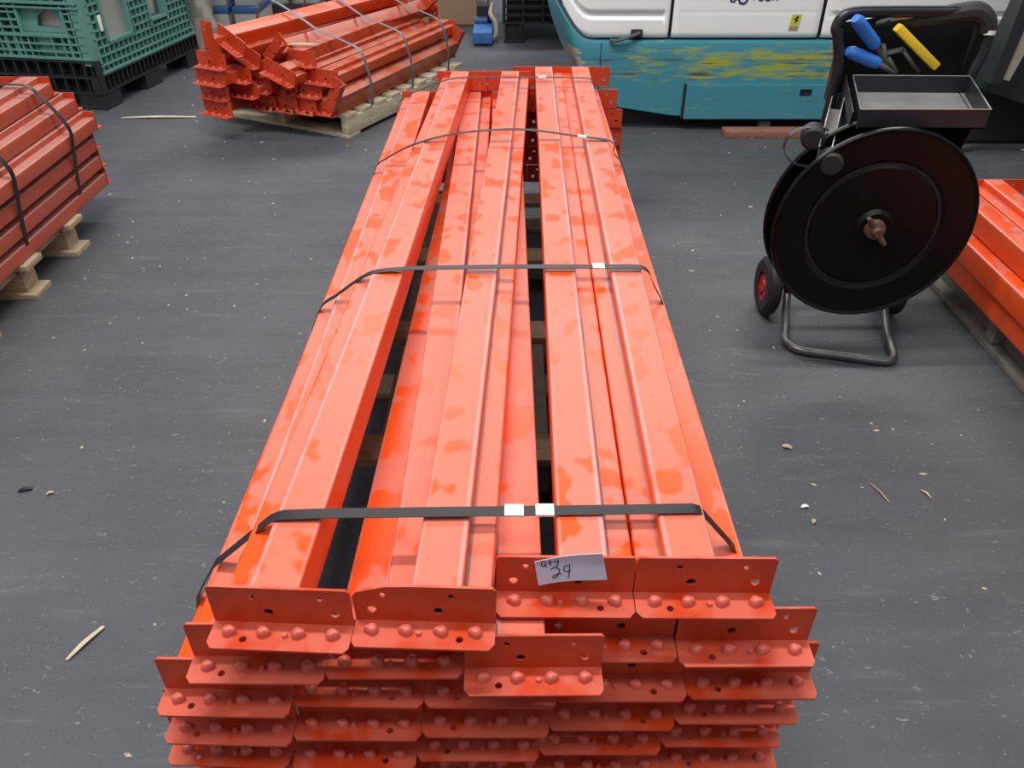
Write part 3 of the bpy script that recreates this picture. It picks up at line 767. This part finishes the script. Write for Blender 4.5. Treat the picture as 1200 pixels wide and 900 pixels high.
MB().cyl((fc[0], fc[1] - .03, fc[2]), (1.10, 2.46, fc[2]), .014, 14).build('axle_shaft', M['steel'], RC)
# tube frame: handle hoop, rungs, foot hoop
MB().tube(catmull([(.955, 2.45, .10), (.960, 2.46, .35), (.966, 2.48, .60), (.972, 2.49, .80), (.955, 2.50, .90), (.945, 2.505, .925), (.957, 2.51, .955), (.995, 2.515, .967), (1.10, 2.52, .968), (1.22, 2.52, .968), (1.32, 2.515, .968), (1.372, 2.51, .955), (1.392, 2.505, .92), (1.392, 2.50, .86), (1.372, 2.49, .78), (1.362, 2.48, .60), (1.357, 2.46, .35), (1.352, 2.45, .10)], 5), .0165, 12).build('handle_frame', M['black_tube'], RC)
for z in (.46, .22): MB().cyl((.96, 2.462, z), (1.36, 2.462, z), .012, 12).build('rung', M['black_tube'], RC)
MB().tube(catmull([(.962, 2.47, .10), (.952, 2.43, .06), (.930, 2.34, .025), (.908, 2.26, .016), (.912, 2.215, .015), (.935, 2.185, .015), (.98, 2.170, .015), (1.08, 2.145, .015), (1.165, 2.122, .015), (1.205, 2.122, .015), (1.228, 2.150, .015), (1.240, 2.20, .016), (1.258, 2.30, .03), (1.29, 2.42, .07), (1.34, 2.46, .10)], 6), .0135, 12).build('foot_hoop', M['foot_tube'], RC)
MB().cyl((.885, 2.46, .10), (1.33, 2.46, .10), .010, 12).build('axle', M['steel'], RC)
for x, n in ((.888, 0), (1.318, 1)):
    wl = MB().lathe([(.050, -.022), (.085, -.024), (.100, -.014), (.103, 0), (.100, .014), (.085, .024), (.050, .022)], (x, 2.46, .103), (1, 0, 0), 32).build('wheel', M['black_rubber'], RC)
    h = MB()
    h.lathe([(.0, -.018), (.018, -.020), (.022, -.010), (.028, -.008), (.052, -.014), (.056, -.018), (.060, -.014), (.060, .014), (.052, .012), (.0, .012)], (x, 2.46, .103), (1, 0, 0), 28)
    for k in range(5):
        a = R(72 * k); h.box(-.012, .012, -.006, .006, .018, .055, 0, Matrix.Translation((x - .010, 2.46, .103)) @ Matrix.Rotation(a, 4, 'X') @ Matrix.Rotation(R(90), 4, 'Z'))
    tag(h.build('wheel_hub', M['red_hub'], wl), 'red spoked hub')
# tray (slightly racked sheet-metal box)
A, B, C, D = Vector((.923, 2.150, 0)), Vector((1.268, 2.150, 0)), Vector((1.360, 2.470, 0)), Vector((1.016, 2.480, 0))
def lerp4(u, v): return (A * (1 - u) + B * u) * (1 - v) + (D * (1 - u) + C * u) * v
zt, zb = .800, .752
def wall(mb, p, q, z0, z1, t=.003):
    d = (q - p).normalized(); n = Vector((-d.y, d.x, 0)) * t
    mb.poly([(p.x, p.y, z0), (q.x, q.y, z0), (q.x, q.y, z1), (p.x, p.y, z1), (p.x + n.x, p.y + n.y, z0), (q.x + n.x, q.y + n.y, z0), (q.x + n.x, q.y + n.y, z1), (p.x + n.x, p.y + n.y, z1)],
            [(0, 1, 2, 3), (5, 4, 7, 6), (3, 2, 6, 7), (0, 4, 5, 1), (0, 3, 7, 4), (1, 5, 6, 2)])
tb = MB(); tb.poly([tuple(v) + () for v in [(A.x, A.y, zb), (B.x, B.y, zb), (C.x, C.y, zb), (D.x, D.y, zb), (A.x, A.y, zb - .003), (B.x, B.y, zb - .003), (C.x, C.y, zb - .003), (D.x, D.y, zb - .003)]],
                   [(0, 1, 2, 3), (7, 6, 5, 4), (0, 4, 5, 1), (1, 5, 6, 2), (2, 6, 7, 3), (3, 7, 4, 0)])
tr = tb.build('tray', M['tray'], RC)
for p, q in ((A, B), (B, C), (C, D), (D, A)):
    wm = MB(); wall(wm, p, q, zb - .003, zt); wm.build('tray_wall', M['tray_dark'], tr)
rim = MB()
for p, q in ((A, B), (B, C), (C, D), (D, A)): rim.tube([(p.x, p.y, zt), (q.x, q.y, zt)], .0022, 6)
tag(rim.build('tray_rim', M['steel'], tr), 'bright worn edge of the tray')
gs = MB(); gs.prism([(2.20, .70), (2.47, .66), (2.49, .80), (2.16, .79)], (), .003, lambda u, v, w: (.905 + (u - 2.15) * .27 + w, u, v)); gs.build('side_plate', M['tray_dark'], RC)
gs = MB(); gs.prism([(2.30, .60), (2.47, .55), (2.48, .752), (2.20, .752)], (), .003, lambda u, v, w: (1.255 + (u - 2.15) * .27 + w, u, v)); gs.build('side_plate', M['tray_dark'], RC)
MB().box(.98, 1.35, 2.462, 2.474, .52, .75).build('back_plate', M['tray_dark'], RC)
# black pouch between the handle tubes with a rolled rubber lip
pc = MB(); nU = 16
def pouch_pt(u, v):
    x = .992 + (1.395 - .992) * u; bul = math.sin(math.pi * u) * .03
    ztop_ = .925 + .045 * smooth(.0, .9, u)
    return Vector((x, 2.585 + bul, .70 + (ztop_ - .70) * v))
rows = [[pc.bm.verts.new(pouch_pt(i / nU, j / 6) + Vector((0, o, 0))) for i in range(nU + 1)] for o in (0,) for j in range(7)]
rows += [[pc.bm.verts.new(pouch_pt(i / nU, 1 - j / 6) + Vector((0, .006, 0))) for i in range(nU + 1)] for j in range(7)]
for P_, Q_ in zip(rows, rows[1:]):
    for k in range(nU): pc.bm.faces.new((P_[k], P_[k + 1], Q_[k + 1], Q_[k]))
pc.build('tool_pouch', M['pouch'], RC)
for x0, x1 in ((1.390, 1.395), (.985, .992)):
    MB().prism([(2.487, .70), (2.588, .70), (2.588, .95 if x0 > 1.2 else .90), (2.51, .93 if x0 > 1.2 else .86)], (), .005, lambda u, v, w: (x0 + w, u, v)).build('pouch_side', M['black_rubber'], RC)
MB().tube(catmull([(1.08, 2.56, .925), (1.14, 2.545, .936), (1.21, 2.535, .948), (1.29, 2.525, .962), (1.345, 2.52, .968), (1.380, 2.515, .945), (1.392, 2.515, .91)], 5),
          [.006] + [.010 + .018 * math.sin(min(1, k / 18) * math.pi / 2) for k in range(1, 30)] + [.022], 10).build('rubber_lip', M['black_rubber'], RC)
MB().tube(catmull([(1.11, 2.535, .945), (1.16, 2.522, .957), (1.20, 2.512, .966)], 4), .0075, 8).build('worn_patch', M['carton_pale'], RC)
MB().lathe([(.017, -.006), (.0195, -.006), (.0195, .006), (.017, .006)], (1.391, 2.505, .915), (0, .1, 1), 16).build('clamp_band', M['seal'], RC)
# guide rollers on a steel bracket at the left of the reel
br = MB()
d0 = Vector((.845, 2.13, .690)); d1 = Vector((.955, 2.40, .745))
br.box(-.004, .29, -.018, -.015, -.02, .02, 0, Matrix.Translation(d0) @ (d1 - d0).to_track_quat('X', 'Z').to_matrix().to_4x4())
br.box(-.004, .29, .015, .018, -.02, .02, 0, Matrix.Translation(d0) @ (d1 - d0).to_track_quat('X', 'Z').to_matrix().to_4x4())
br.box(-.004, .29, -.018, .018, -.022, -.019, 0, Matrix.Translation(d0) @ (d1 - d0).to_track_quat('X', 'Z').to_matrix().to_4x4())
bo = br.build('roller_bracket', M['steel'], RC)
for c, ln in (((.853, 2.085, .672), .05), ((.822, 2.17, .712), .05)):
    MB().lathe([(0, .0), (.026, .0), (.032, .006), (.032, ln * .4), (.028, ln * .45), (.028, ln * .55), (.032, ln * .6), (.032, ln), (0, ln)], c, (.25, .95, .05), 24).build('guide_roller', M['black_rubber'], bo)
lp = catmull([(.856, 2.16, .640), (.80, 2.165, .642), (.763, 2.17, .660), (.748, 2.175, .690), (.757, 2.18, .718), (.785, 2.185, .737), (.83, 2.19, .742), (.87, 2.20, .728)], 6)
MB().ribbon(lp, (0, 1, .2), .014, .0015).build('strap_loop', M['strap'], RC)
MB().ribbon(catmull([(1.25, 2.20, .668), (1.32, 2.26, .655), (1.42, 2.30, .648), (1.50, 2.30, .648), (1.566, 2.30, .656)], 6), (0, .35, .94), .014, .0015).build('strap_tail', M['strap'], RC)

# tools resting on the tray
def grip(name, a, b, r, m, parent, flare=1.0):
    a, b = Vector(a), Vector(b); n = 8
    pts = [a.lerp(b, k / n) for k in range(n + 1)]; rad = [r * .72] + [r * (1 + .06 * (k % 2)) * (1 - (1 - flare) * k / n) for k in range(1, n)] + [r * flare * .8]
    return MB().tube(pts, rad, 12).build(name, m, parent)
T1 = empty('strap_tensioner', (1.14, 2.53, .70), 'strap tensioner with two blue grips standing in the cart pouch', 'tool')
grip('grip', (.980, 2.470, .960), (1.073, 2.505, .877), .0185, M['blue'], T1)
grip('grip', (.985, 2.485, .868), (1.092, 2.50, .828), .0180, M['blue'], T1)
MB().tube([(1.073, 2.505, .877), (1.15, 2.53, .79), (1.15, 2.535, .75)], .008, 8).build('lever', M['rust'], T1)
MB().tube([(1.092, 2.50, .828), (1.150, 2.52, .797), (1.155, 2.53, .75)], .008, 8).build('lever', M['steel'], T1)
MB().box(1.12, 1.185, 2.50, 2.56, .70, .765, .006).build('tool_head', M['tray_dark'], T1)
T2 = empty('strap_cutter', (1.25, 2.53, .70), 'crimping tool with a yellow handle and steel yoke in the cart pouch', 'tool')
q = (Vector((1.265, 2.50, .820)) - Vector((1.118, 2.50, .931)))
hm = Matrix.Translation(Vector((1.118, 2.50, .931))) @ q.to_track_quat('X', 'Z').to_matrix().to_4x4()
MB().box(0, q.length, -.015, .015, -.0125, .0125, .005, hm).build('handle', M['yellow'], T2)
yk = MB()
for a, b in (((1.112, 2.55, .872), (1.136, 2.55, .810)), ((1.128, 2.55, .848), (1.178, 2.55, .858)), ((1.172, 2.55, .860), (1.240, 2.55, .79)), ((1.135, 2.55, .835), (1.175, 2.55, .79))):
    a, b = Vector(a), Vector(b); L_ = (b - a)
    yk.box(0, L_.length, -.008, .008, -.0055, .0055, .001, Matrix.Translation(a) @ L_.to_track_quat('X', 'Z').to_matrix().to_4x4())
yk.build('yoke', M['steel'], T2)
MB().box(1.20, 1.27, 2.50, 2.56, .70, .775, .006).build('jaw', M['tray_dark'], T2)
MB().tube([(1.24, 2.505, .835), (1.235, 2.53, .76)], .007, 8).build('arm', M['tray_dark'], T2)

# ---------------------------------------------------------------- green bulk bin
GB = empty('bulk_bin', (-2.365, 4.75, 0), 'green folding bulk bin with lattice walls on a black pallet base', 'bin', rz=R(-10.4))
def bin_part(mb, name, m, parent=None):
    me = mb.mesh(name, m, 30); return link(name, me, parent or GB)
WX, WY = 1.25, 1.12
mb = MB(); mb.box(-WX + .05, -.05, .05, WY - .05, .205, .225); bin_part(mb, 'bin_floor', M['black_plastic'])
# base deck: ribs between two ledges
def ribs(face, a0, a1, z0, z1, n, hz, m, name, t=.008, dep=.03, lean=0):
    mb = MB()
    for k in range(n + 1):
        a = a0 + (a1 - a0) * k / n
        if face == 'front': mb.box(a - t / 2, a + t / 2, 0, dep, z0, z1)
        else: mb.box(-dep, 0, a - t / 2, a + t / 2, z0, z1)
    for z in hz:
        if face == 'front': mb.box(a0, a1, -.004, dep, z - t / 2, z + t / 2)
        else: mb.box(-dep, .004, a0, a1, z - t / 2, z + t / 2)
    return bin_part(mb, name, m)
ribs('front', -WX, 0, .090, .270, 17, (.095, .180, .268), M['black_plastic'], 'base_lattice', .010, .05)
ribs('side', 0, WY, .090, .185, 24, (.095, .182), M['black_plastic'], 'base_lattice', .010, .05)
mb = MB(); mb.box(-WX + .045, -.045, .045, .055, .090, .27); mb.box(-.055, -.045, .045, WY, .090, .185); bin_part(mb, 'base_core', M['dark_metal'])
for (x0, x1, y0, y1) in ((-.17, -.0, .0, .17), (-.17, 0, .44, .62), (-.17, 0, .95, WY), (-.70, -.53, 0, .17), (-WX, -1.08, 0, .17)):
    mb = MB()
    mb.box(x0, x1, y0, y1, 0, .022, .006); mb.box(x0 + .02, x1 - .02, y0 + .02, y1 - .02, .02, .09)
    for k in range(4):
        xx = x0 + .005 + (x1 - x0 - .015) * k / 3; mb.box(xx, xx + .008, y0 + .003, y1 - .003, .02, .09)
        yy = y0 + .005 + (y1 - y0 - .015) * k / 3; mb.box(x0 + .003, x1 - .003, yy, yy + .008, .02, .09)
    bin_part(mb, 'base_foot', M['black_plastic'])
# green walls: backing sheet set in, rib lattice proud of it, recessed drop-door pocket
ZB, ZS, ZT = .278, .188, .98
def wall_front():
    hexa = [(-.308, .445), (-.290, .499), (-.233, .533), (-.166, .505), (-.157, .455), (-.183, .438)]
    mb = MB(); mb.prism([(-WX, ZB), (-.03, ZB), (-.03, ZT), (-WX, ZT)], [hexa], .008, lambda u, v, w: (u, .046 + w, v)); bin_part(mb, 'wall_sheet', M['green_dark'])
    fr = MB(); fr.prism([(-.392, .415), (-.122, .415), (-.122, .545), (-.392, .545)], [hexa], .012, lambda u, v, w: (u, .030 + w, v)); bin_part(fr, 'door_pocket', M['green'])
    mb = MB(); t = .0042
    hz = [ZB + .006, .318, .358, .40, .44, .48, .52, .548, .575, .62, .66, .70, .74, .78, .82, .86, .90, .94, ZT]
    for z in hz:
        if z < .40: segs = [(-WX, -.02)]
        elif .40 < z < .545: segs = [(-WX, -.40), (-.115, -.02)]
        else: segs = [(-WX, -.02)]
        for a, b in segs: mb.box(a, b, 0, .048, z - t, z + t)
    for x in (-1.24, -1.18, -1.12, -1.06, -1.0, -.95, -.90, -.85, -.80, -.72, -.62, -.52, -.45, -.075, -.035): mb.box(x - t, x + t, .002, .048, ZB, ZT)
    for x in (-.60, -.555, -.51, -.465, -.42, -.375, -.335): mb.box(x - t, x + t, .002, .048, ZB, .40)
    for x in (-.335, -.225, -.16): mb.box(x - t, x + t, .002, .048, ZB, .40); mb.box(x - t, x + t, .002, .048, .56, ZT)
    mb.box(-.60, -.10, -.004, .048, .396, .412); mb.box(-.406, -.390, .0, .048, .40, .56); mb.box(-.124, -.110, .0, .048, ZB, .56)
    mb.box(-WX, -.01, -.008, .05, .545, .553); mb.box(-WX, -.01, -.008, .05, .568, .580); mb.box(-WX, -.01, -.006, .05, ZB, ZB + .012)
    bin_part(mb, 'wall_lattice', M['green'])
    mb = MB(); mb.box(-.33, -.23, .020, .030, .295, .395); mb.box(-.22, -.125, .020, .030, .295, .345); bin_part(mb, 'rib_infill', M['green'])
def wall_side():
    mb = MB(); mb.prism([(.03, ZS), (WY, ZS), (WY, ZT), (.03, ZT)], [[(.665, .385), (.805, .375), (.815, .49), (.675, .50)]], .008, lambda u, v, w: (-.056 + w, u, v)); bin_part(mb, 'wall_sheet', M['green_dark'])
    mb = MB(); t = .0045
    for z in (ZS + .006, .232, .28, .325, .37, .415, .46, .505, .55, .60, .66, .72, .80, .90, ZT):
        for a, b in ([(.05, .19), (.43, .64), (.84, WY)] if .34 < z < .62 else [(.05, WY)]): mb.box(-.048, 0, a, b, z - t, z + t)
    for k in range(22):
        y = .08 + k * (WY - .1) / 21
        if .18 < y < .44 or .63 < y < .85:
            mb.box(-.048, -.002, y - t, y + t, ZS, .34); mb.box(-.048, -.002, y - t, y + t, .62, ZT)
        else: mb.box(-.048, -.002, y - t, y + t, ZS, ZT)
    for y0 in (.178, .424, .640, .830): mb.box(-.05, .004, y0, y0 + .016, .335, .64)
    mb.box(-.05, .004, .178, .44, .332, .345); mb.box(-.05, .004, .178, .44, .62, .635); mb.box(-.05, .004, .64, .845, .355, .37)
    mb.box(-.05, .005, .05, WY, ZS, ZS + .012)
    bin_part(mb, 'wall_lattice', M['green'])
    mb = MB(); mb.box(-.040, -.032, .194, .424, .345, .62); tag(bin_part(mb, 'door_panel', M['cabinet']), 'plain grey-green recessed panel')
    mb = MB(); mb.box(-.004, .006, .138, .162, .405, .49, .004); tag(bin_part(mb, 'label_plate', M['white']), 'small white plate near the corner')
wall_front(); wall_side()
mb = MB(); mb.prism([(-.022, 0), (0, .03), (0, .075), (-.05, .075), (-.06, .05), (-.06, 0)], (), ZT - ZB + .03, lambda u, v, w: (u, v, ZB - .03 + w)); bin_part(mb, 'corner_post', M['green'])
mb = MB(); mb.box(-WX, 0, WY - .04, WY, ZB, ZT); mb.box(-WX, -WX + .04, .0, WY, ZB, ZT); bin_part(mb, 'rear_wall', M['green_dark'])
cb = MB().box(-.555, .555, -.49, .49, 0, .70, .004).build('cardboard_box', M['carton_pale'])
cb.location = Vector((-2.365, 4.75, .226)) + Matrix.Rotation(R(-10.4), 3, 'Z') @ Vector((-.62, .56, 0)); cb.rotation_euler = (0, 0, R(-10.4))
tag(cb, 'pale pinkish cardboard box seen through the openings of the green bin', 'box')

# ---------------------------------------------------------------- things along the back
def cab(x0, x1, y0, y1, label):
    r = empty('storage_cabinet', ((x0 + x1) / 2, y0, 0), label, 'cabinet', 'grey cabinets behind the jumbled stack', rz=0)
    MB().box(x0, x1, y0, y1, 0, .245, .004).build('cabinet_body', M['cabinet'], r)
    MB().box(x0 - .006, x1 + .006, y0 - .008, y1, .247, .285, .004).build('trim_band', M['cabinet_blue'], r)
    MB().box(x0 + .008, x1 - .008, y0 + .04, y1, .287, .62, .004).build('upper_body', M['cabinet'], r)
    MB().cyl(((x0 + x1) / 2 + .02, y0, .16), ((x0 + x1) / 2 + .02, y0 - .006, .16), .006, 8).build('lock', M['seam'], r)
cab(-2.205, -2.028, 6.2, 6.6, 'grey cabinet with a blue band, left of the pair behind the jumbled stack')
cab(-1.985, -1.815, 6.2, 6.6, 'grey cabinet with a blue band, right of the pair behind the jumbled stack')
wr = MB(); random.seed(3)
nb = 18; rows = []
for j in range(8):
    z = .04 + .50 * j / 7; row = []
    for k in range(nb):
        a = 2 * math.pi * k / nb; e = 1 + .16 * math.sin(3 * a + j * 1.3) + .10 * random.uniform(-1, 1)
        row.append(wr.bm.verts.new((-2.185 + .115 * e * math.cos(a) * (1 - .05 * j), 6.075 + .095 * e * math.sin(a) * (1 - .05 * j), z)))
    rows.append(row)
for P_, Q_ in zip(rows, rows[1:]):
    for k in range(nb): wr.bm.faces.new((P_[k], P_[(k + 1) % nb], Q_[(k + 1) % nb], Q_[k]))
wr.bm.faces.new(rows[-1])
WR = empty('wrapped_load', (-2.185, 6.075, 0), 'crumpled film-wrapped load on a low wooden board beside the green bin', 'bundle')
wr.build('film_wrap', M['film'], WR, 20)
MB().box(-2.33, -2.04, 5.96, 6.185, 0, .04, .003).build('base_board', M['wood_pale'], WR)
DM = empty('dark_machine', (-1.6, 6.9, 0), 'dark grey boxy machine behind the jumbled stack, right of the cabinets', 'machine')
MB().box(-2.0, -1.47, 6.75, 7.2, 0, .20, .01).build('machine_base', M['dark_metal'], DM)
MB().box(-1.97, -1.50, 6.78, 7.15, .20, .24, .006).build('top_ledge', M['cabinet'], DM)
MB().box(-1.90, -1.55, 6.9, 7.15, .24, .62, .02).build('machine_head', M['black_plastic'], DM)
MB().tube(catmull([(-1.72, 6.76, .22), (-1.69, 6.74, .26), (-1.66, 6.76, .30), (-1.68, 6.8, .40)], 5), .012, 8).build('hose', M['red_hub'], DM)
lb = MB().box(-1.42, -1.30, 7.0, 7.3, .0, .42, .01).build('storage_box', M['cabinet'], loc=(-1.36, 7.15, 0))
tag(lb, 'narrow pale grey box standing right of the dark machine', 'box')
CB = empty('cardboard_box', (-.52, 7.15, 0), 'tall brown cardboard box at the back behind the jumbled stack', 'box', rz=R(-3))
me = MB().box(-.30, .24, -.15, .45, .004, .70, .006).mesh('box_body', M['carton']); link('box_body', me, CB)
me = MB().box(.235, .243, -.15, .45, .01, .70).mesh('side_flap', M['carton']); link('side_flap', me, CB)
me = MB().box(-.30, .24, -.153, -.150, .33, .38).mesh('tape_strip', M['carton_pale']); link('tape_strip', me, CB)
BJ = empty('pallet_jack', (-.21, 6.5, 0), 'blue pallet jack parked between the cardboard box and the black crate', 'pallet jack')
MB().box(-.292, -.145, 6.30, 6.62, .012, .095, .012).build('fork', M['blue_steel'], BJ)
MB().box(-.27, -.155, 6.62, 6.80, .02, .22, .02).build('pump_body', M['tray_dark'], BJ)
MB().cyl((-.285, 6.62, .11), (-.19, 6.62, .11), .03, 14).build('cross_tube', M['cabinet_blue'], BJ)
MB().lathe([(.01, -.02), (.035, -.02), (.04, 0), (.035, .02), (.01, .02)], (-.21, 6.35, .04), (1, 0, 0), 18).build('roller', M['black_rubber'], BJ)
MB().tube(catmull([(-.20, 6.7, .20), (-.17, 6.72, .36), (-.12, 6.80, .62), (-.11, 6.86, .80)], 4), .014, 8).build('tow_bar', M['steel'], BJ)
MB().tube(catmull([(-.15, 6.42, .02), (-.118, 6.43, .06), (-.125, 6.48, .13), (-.16, 6.54, .17), (-.15, 6.66, .22)], 5), .018, 8).build('linkage', M['beige'], BJ)
KC = empty('black_crate', (.1, 6.5, 0), 'black slatted plastic crate standing between the box and the truck', 'crate')
for x0 in (-.062, .36):
    f = MB(); f.box(x0, x0 + .16, 6.40, 6.56, 0, .02, .008); f.box(x0 + .012, x0 + .148, 6.412, 6.55, .02, .13)
    for k in range(3): f.box(x0 + .01 + .06 * k, x0 + .02 + .06 * k, 6.40, 6.56, .02, .13)
    f.box(x0 + .005, x0 + .155, 6.402, 6.56, .068, .076)
    f.build('foot', M['black_plastic'], KC)
for k in range(6):
    z = .132 + k * .057
    MB().box(-.07, .55, 6.39, 6.41, z, z + .014, .003).build('slat', M['black_plastic'], KC)
    MB().box(-.07, -.05, 6.41, 7.2, z, z + .014, .003).build('side_slat', M['black_plastic'], KC)
for x in (-.07, .075, .22, .37, .52): MB().box(x, x + .018, 6.395, 6.415, .13, .44, .003).build('post', M['black_plastic'], KC)
MB().box(-.04, .53, 6.44, 7.2, .135, .46, .003).build('inner_panel', M['dark_metal'], KC)

# ---------------------------------------------------------------- litter on the floor
def chip(name, x, y, L, w_, ang, m, label, cat, bendz=.004):
    a = Vector((x - math.cos(ang) * L / 2, y - math.sin(ang) * L / 2, .002)); b = Vector((x + math.cos(ang) * L / 2, y + math.sin(ang) * L / 2, .002))
    mid = (a + b) / 2 + Vector((0, 0, bendz))
    n = Vector((-math.sin(ang), math.cos(ang), 0))
    o = MB(); pts = catmull([a, mid, b], 4); V = []; Fc = []
    for i, p in enumerate(pts):
        t = i / (len(pts) - 1); ww = w_ / 2 * (.25 + .75 * math.sin(math.pi * min(.75, .12 + t * .75)))
        V += [p + n * ww, p - n * ww, p - n * ww + Vector((0, 0, .003)), p + n * ww + Vector((0, 0, .003))]
    for i in range(len(pts) - 1):
        k = 4 * i
        for j in range(4): Fc.append((k + j, k + (j + 1) % 4, k + 4 + (j + 1) % 4, k + 4 + j))
    Fc += [(0, 1, 2, 3), tuple(len(V) - 4 + j for j in (3, 2, 1, 0))]
    o.poly([tuple(v) for v in V], Fc)
    tag(o.build(name, m, loc=(x, y, 0)), label, cat)
chip('wood_splinter', -.910, 1.068, .095, .011, R(63), M['wood_pale'], 'straw-coloured wood splinter on the floor left of the central stack front', 'splinter')
chip('wood_splinter', 1.074, 1.525, .035, .004, R(-65), M['wood_pale'], 'thin pale splinter on the floor right of the central stack, right of the longer one', 'splinter')
chip('wood_splinter', .955, 1.530, .075, .003, R(-72), M['wood'], 'thin brownish splinter on the floor right of the central stack', 'splinter')
chip('wood_chip', -1.271, 1.541, .034, .012, R(20), M['black_rubber'], 'small dark chip on the floor at the left photo edge', 'chip')
chip('wood_chip', -1.20, 1.527, .018, .008, R(30), M['wood_pale'], 'small pale chip on the floor beside the dark chip at left', 'chip')
chip('wood_chip', .766, 1.713, .026, .016, R(-20), M['wood'], 'brown wood chip on the floor right of the strapped stack middle', 'chip')
chip('wood_chip', .746, 1.478, .02, .010, R(10), M['paper'], 'round white scrap on the floor right of the central stack', 'chip')
chip('wood_chip', .753, 1.427, .016, .010, R(60), M['wood'], 'tiny brown chip on the floor below the round white scrap', 'chip')
chip('wood_chip', 2.660, 4.10, .06, .05, R(60), M['wood_pale'], 'pale wood offcut on the floor at the right edge near the dark machine', 'offcut', .02)
chip('wood_splinter', -2.02, 4.62, .42, .028, R(2), M['wood_pale'], 'long pale lath on the floor in front of the green bin', 'lath')
chip('wood_splinter', -1.72, 5.05, .20, .03, R(-20), M['wood_pale'], 'short pale lath on the floor left of the jumbled stack', 'lath')
chip('wood_splinter', -1.11, 4.45, .16, .03, R(5), M['wood_pale'], 'pale wood sliver lying on the bright top beam of the jumbled stack', 'splinter')
sliver = [o for o in bpy.data.objects if o.get('label', '').startswith('pale wood sliver')][0]
bpy.context.view_layer.update()
sliver.location.z = 5
bpy.context.view_layer.update()
hit, p_, n_, *_r = S.ray_cast(bpy.context.evaluated_depsgraph_get(), Vector((sliver.location.x, sliver.location.y, 3)), Vector((0, 0, -1)))
sliver.location.z = p_.z + .008 if hit else .5
db = MB(); random.seed(11)
for k in range(420):
    x = random.uniform(-2.2, 2.4); y = random.uniform(.55, 5.5)
    if -.55 < x < .5 and .7 < y < 3.4: continue
    if x < -1.66 and y < 3.4 or x > 1.4 and y < 2.8: continue
    s = random.uniform(.0015, .005); a = random.uniform(0, 3.14); e = random.uniform(1, 3)
    c_, s_ = math.cos(a), math.sin(a)
    V = [(x + c_ * s * e, y + s_ * s * e, .0004), (x - s_ * s, y + c_ * s, .0004), (x - c_ * s * e, y - s_ * s * e, .0004), (x + s_ * s, y - c_ * s, .0004), (x, y, s * .7)]
    db.poly(V, [(0, 1, 4), (1, 2, 4), (2, 3, 4), (3, 0, 4)])
tag(db.build('floor_crumbs', M['wood_pale'], loc=(0, 3, 0)), 'pale specks of wood and grit scattered over the grey floor', 'debris', kind='stuff')

for o in bpy.data.objects:
    if '_org' in o: del o['_org']
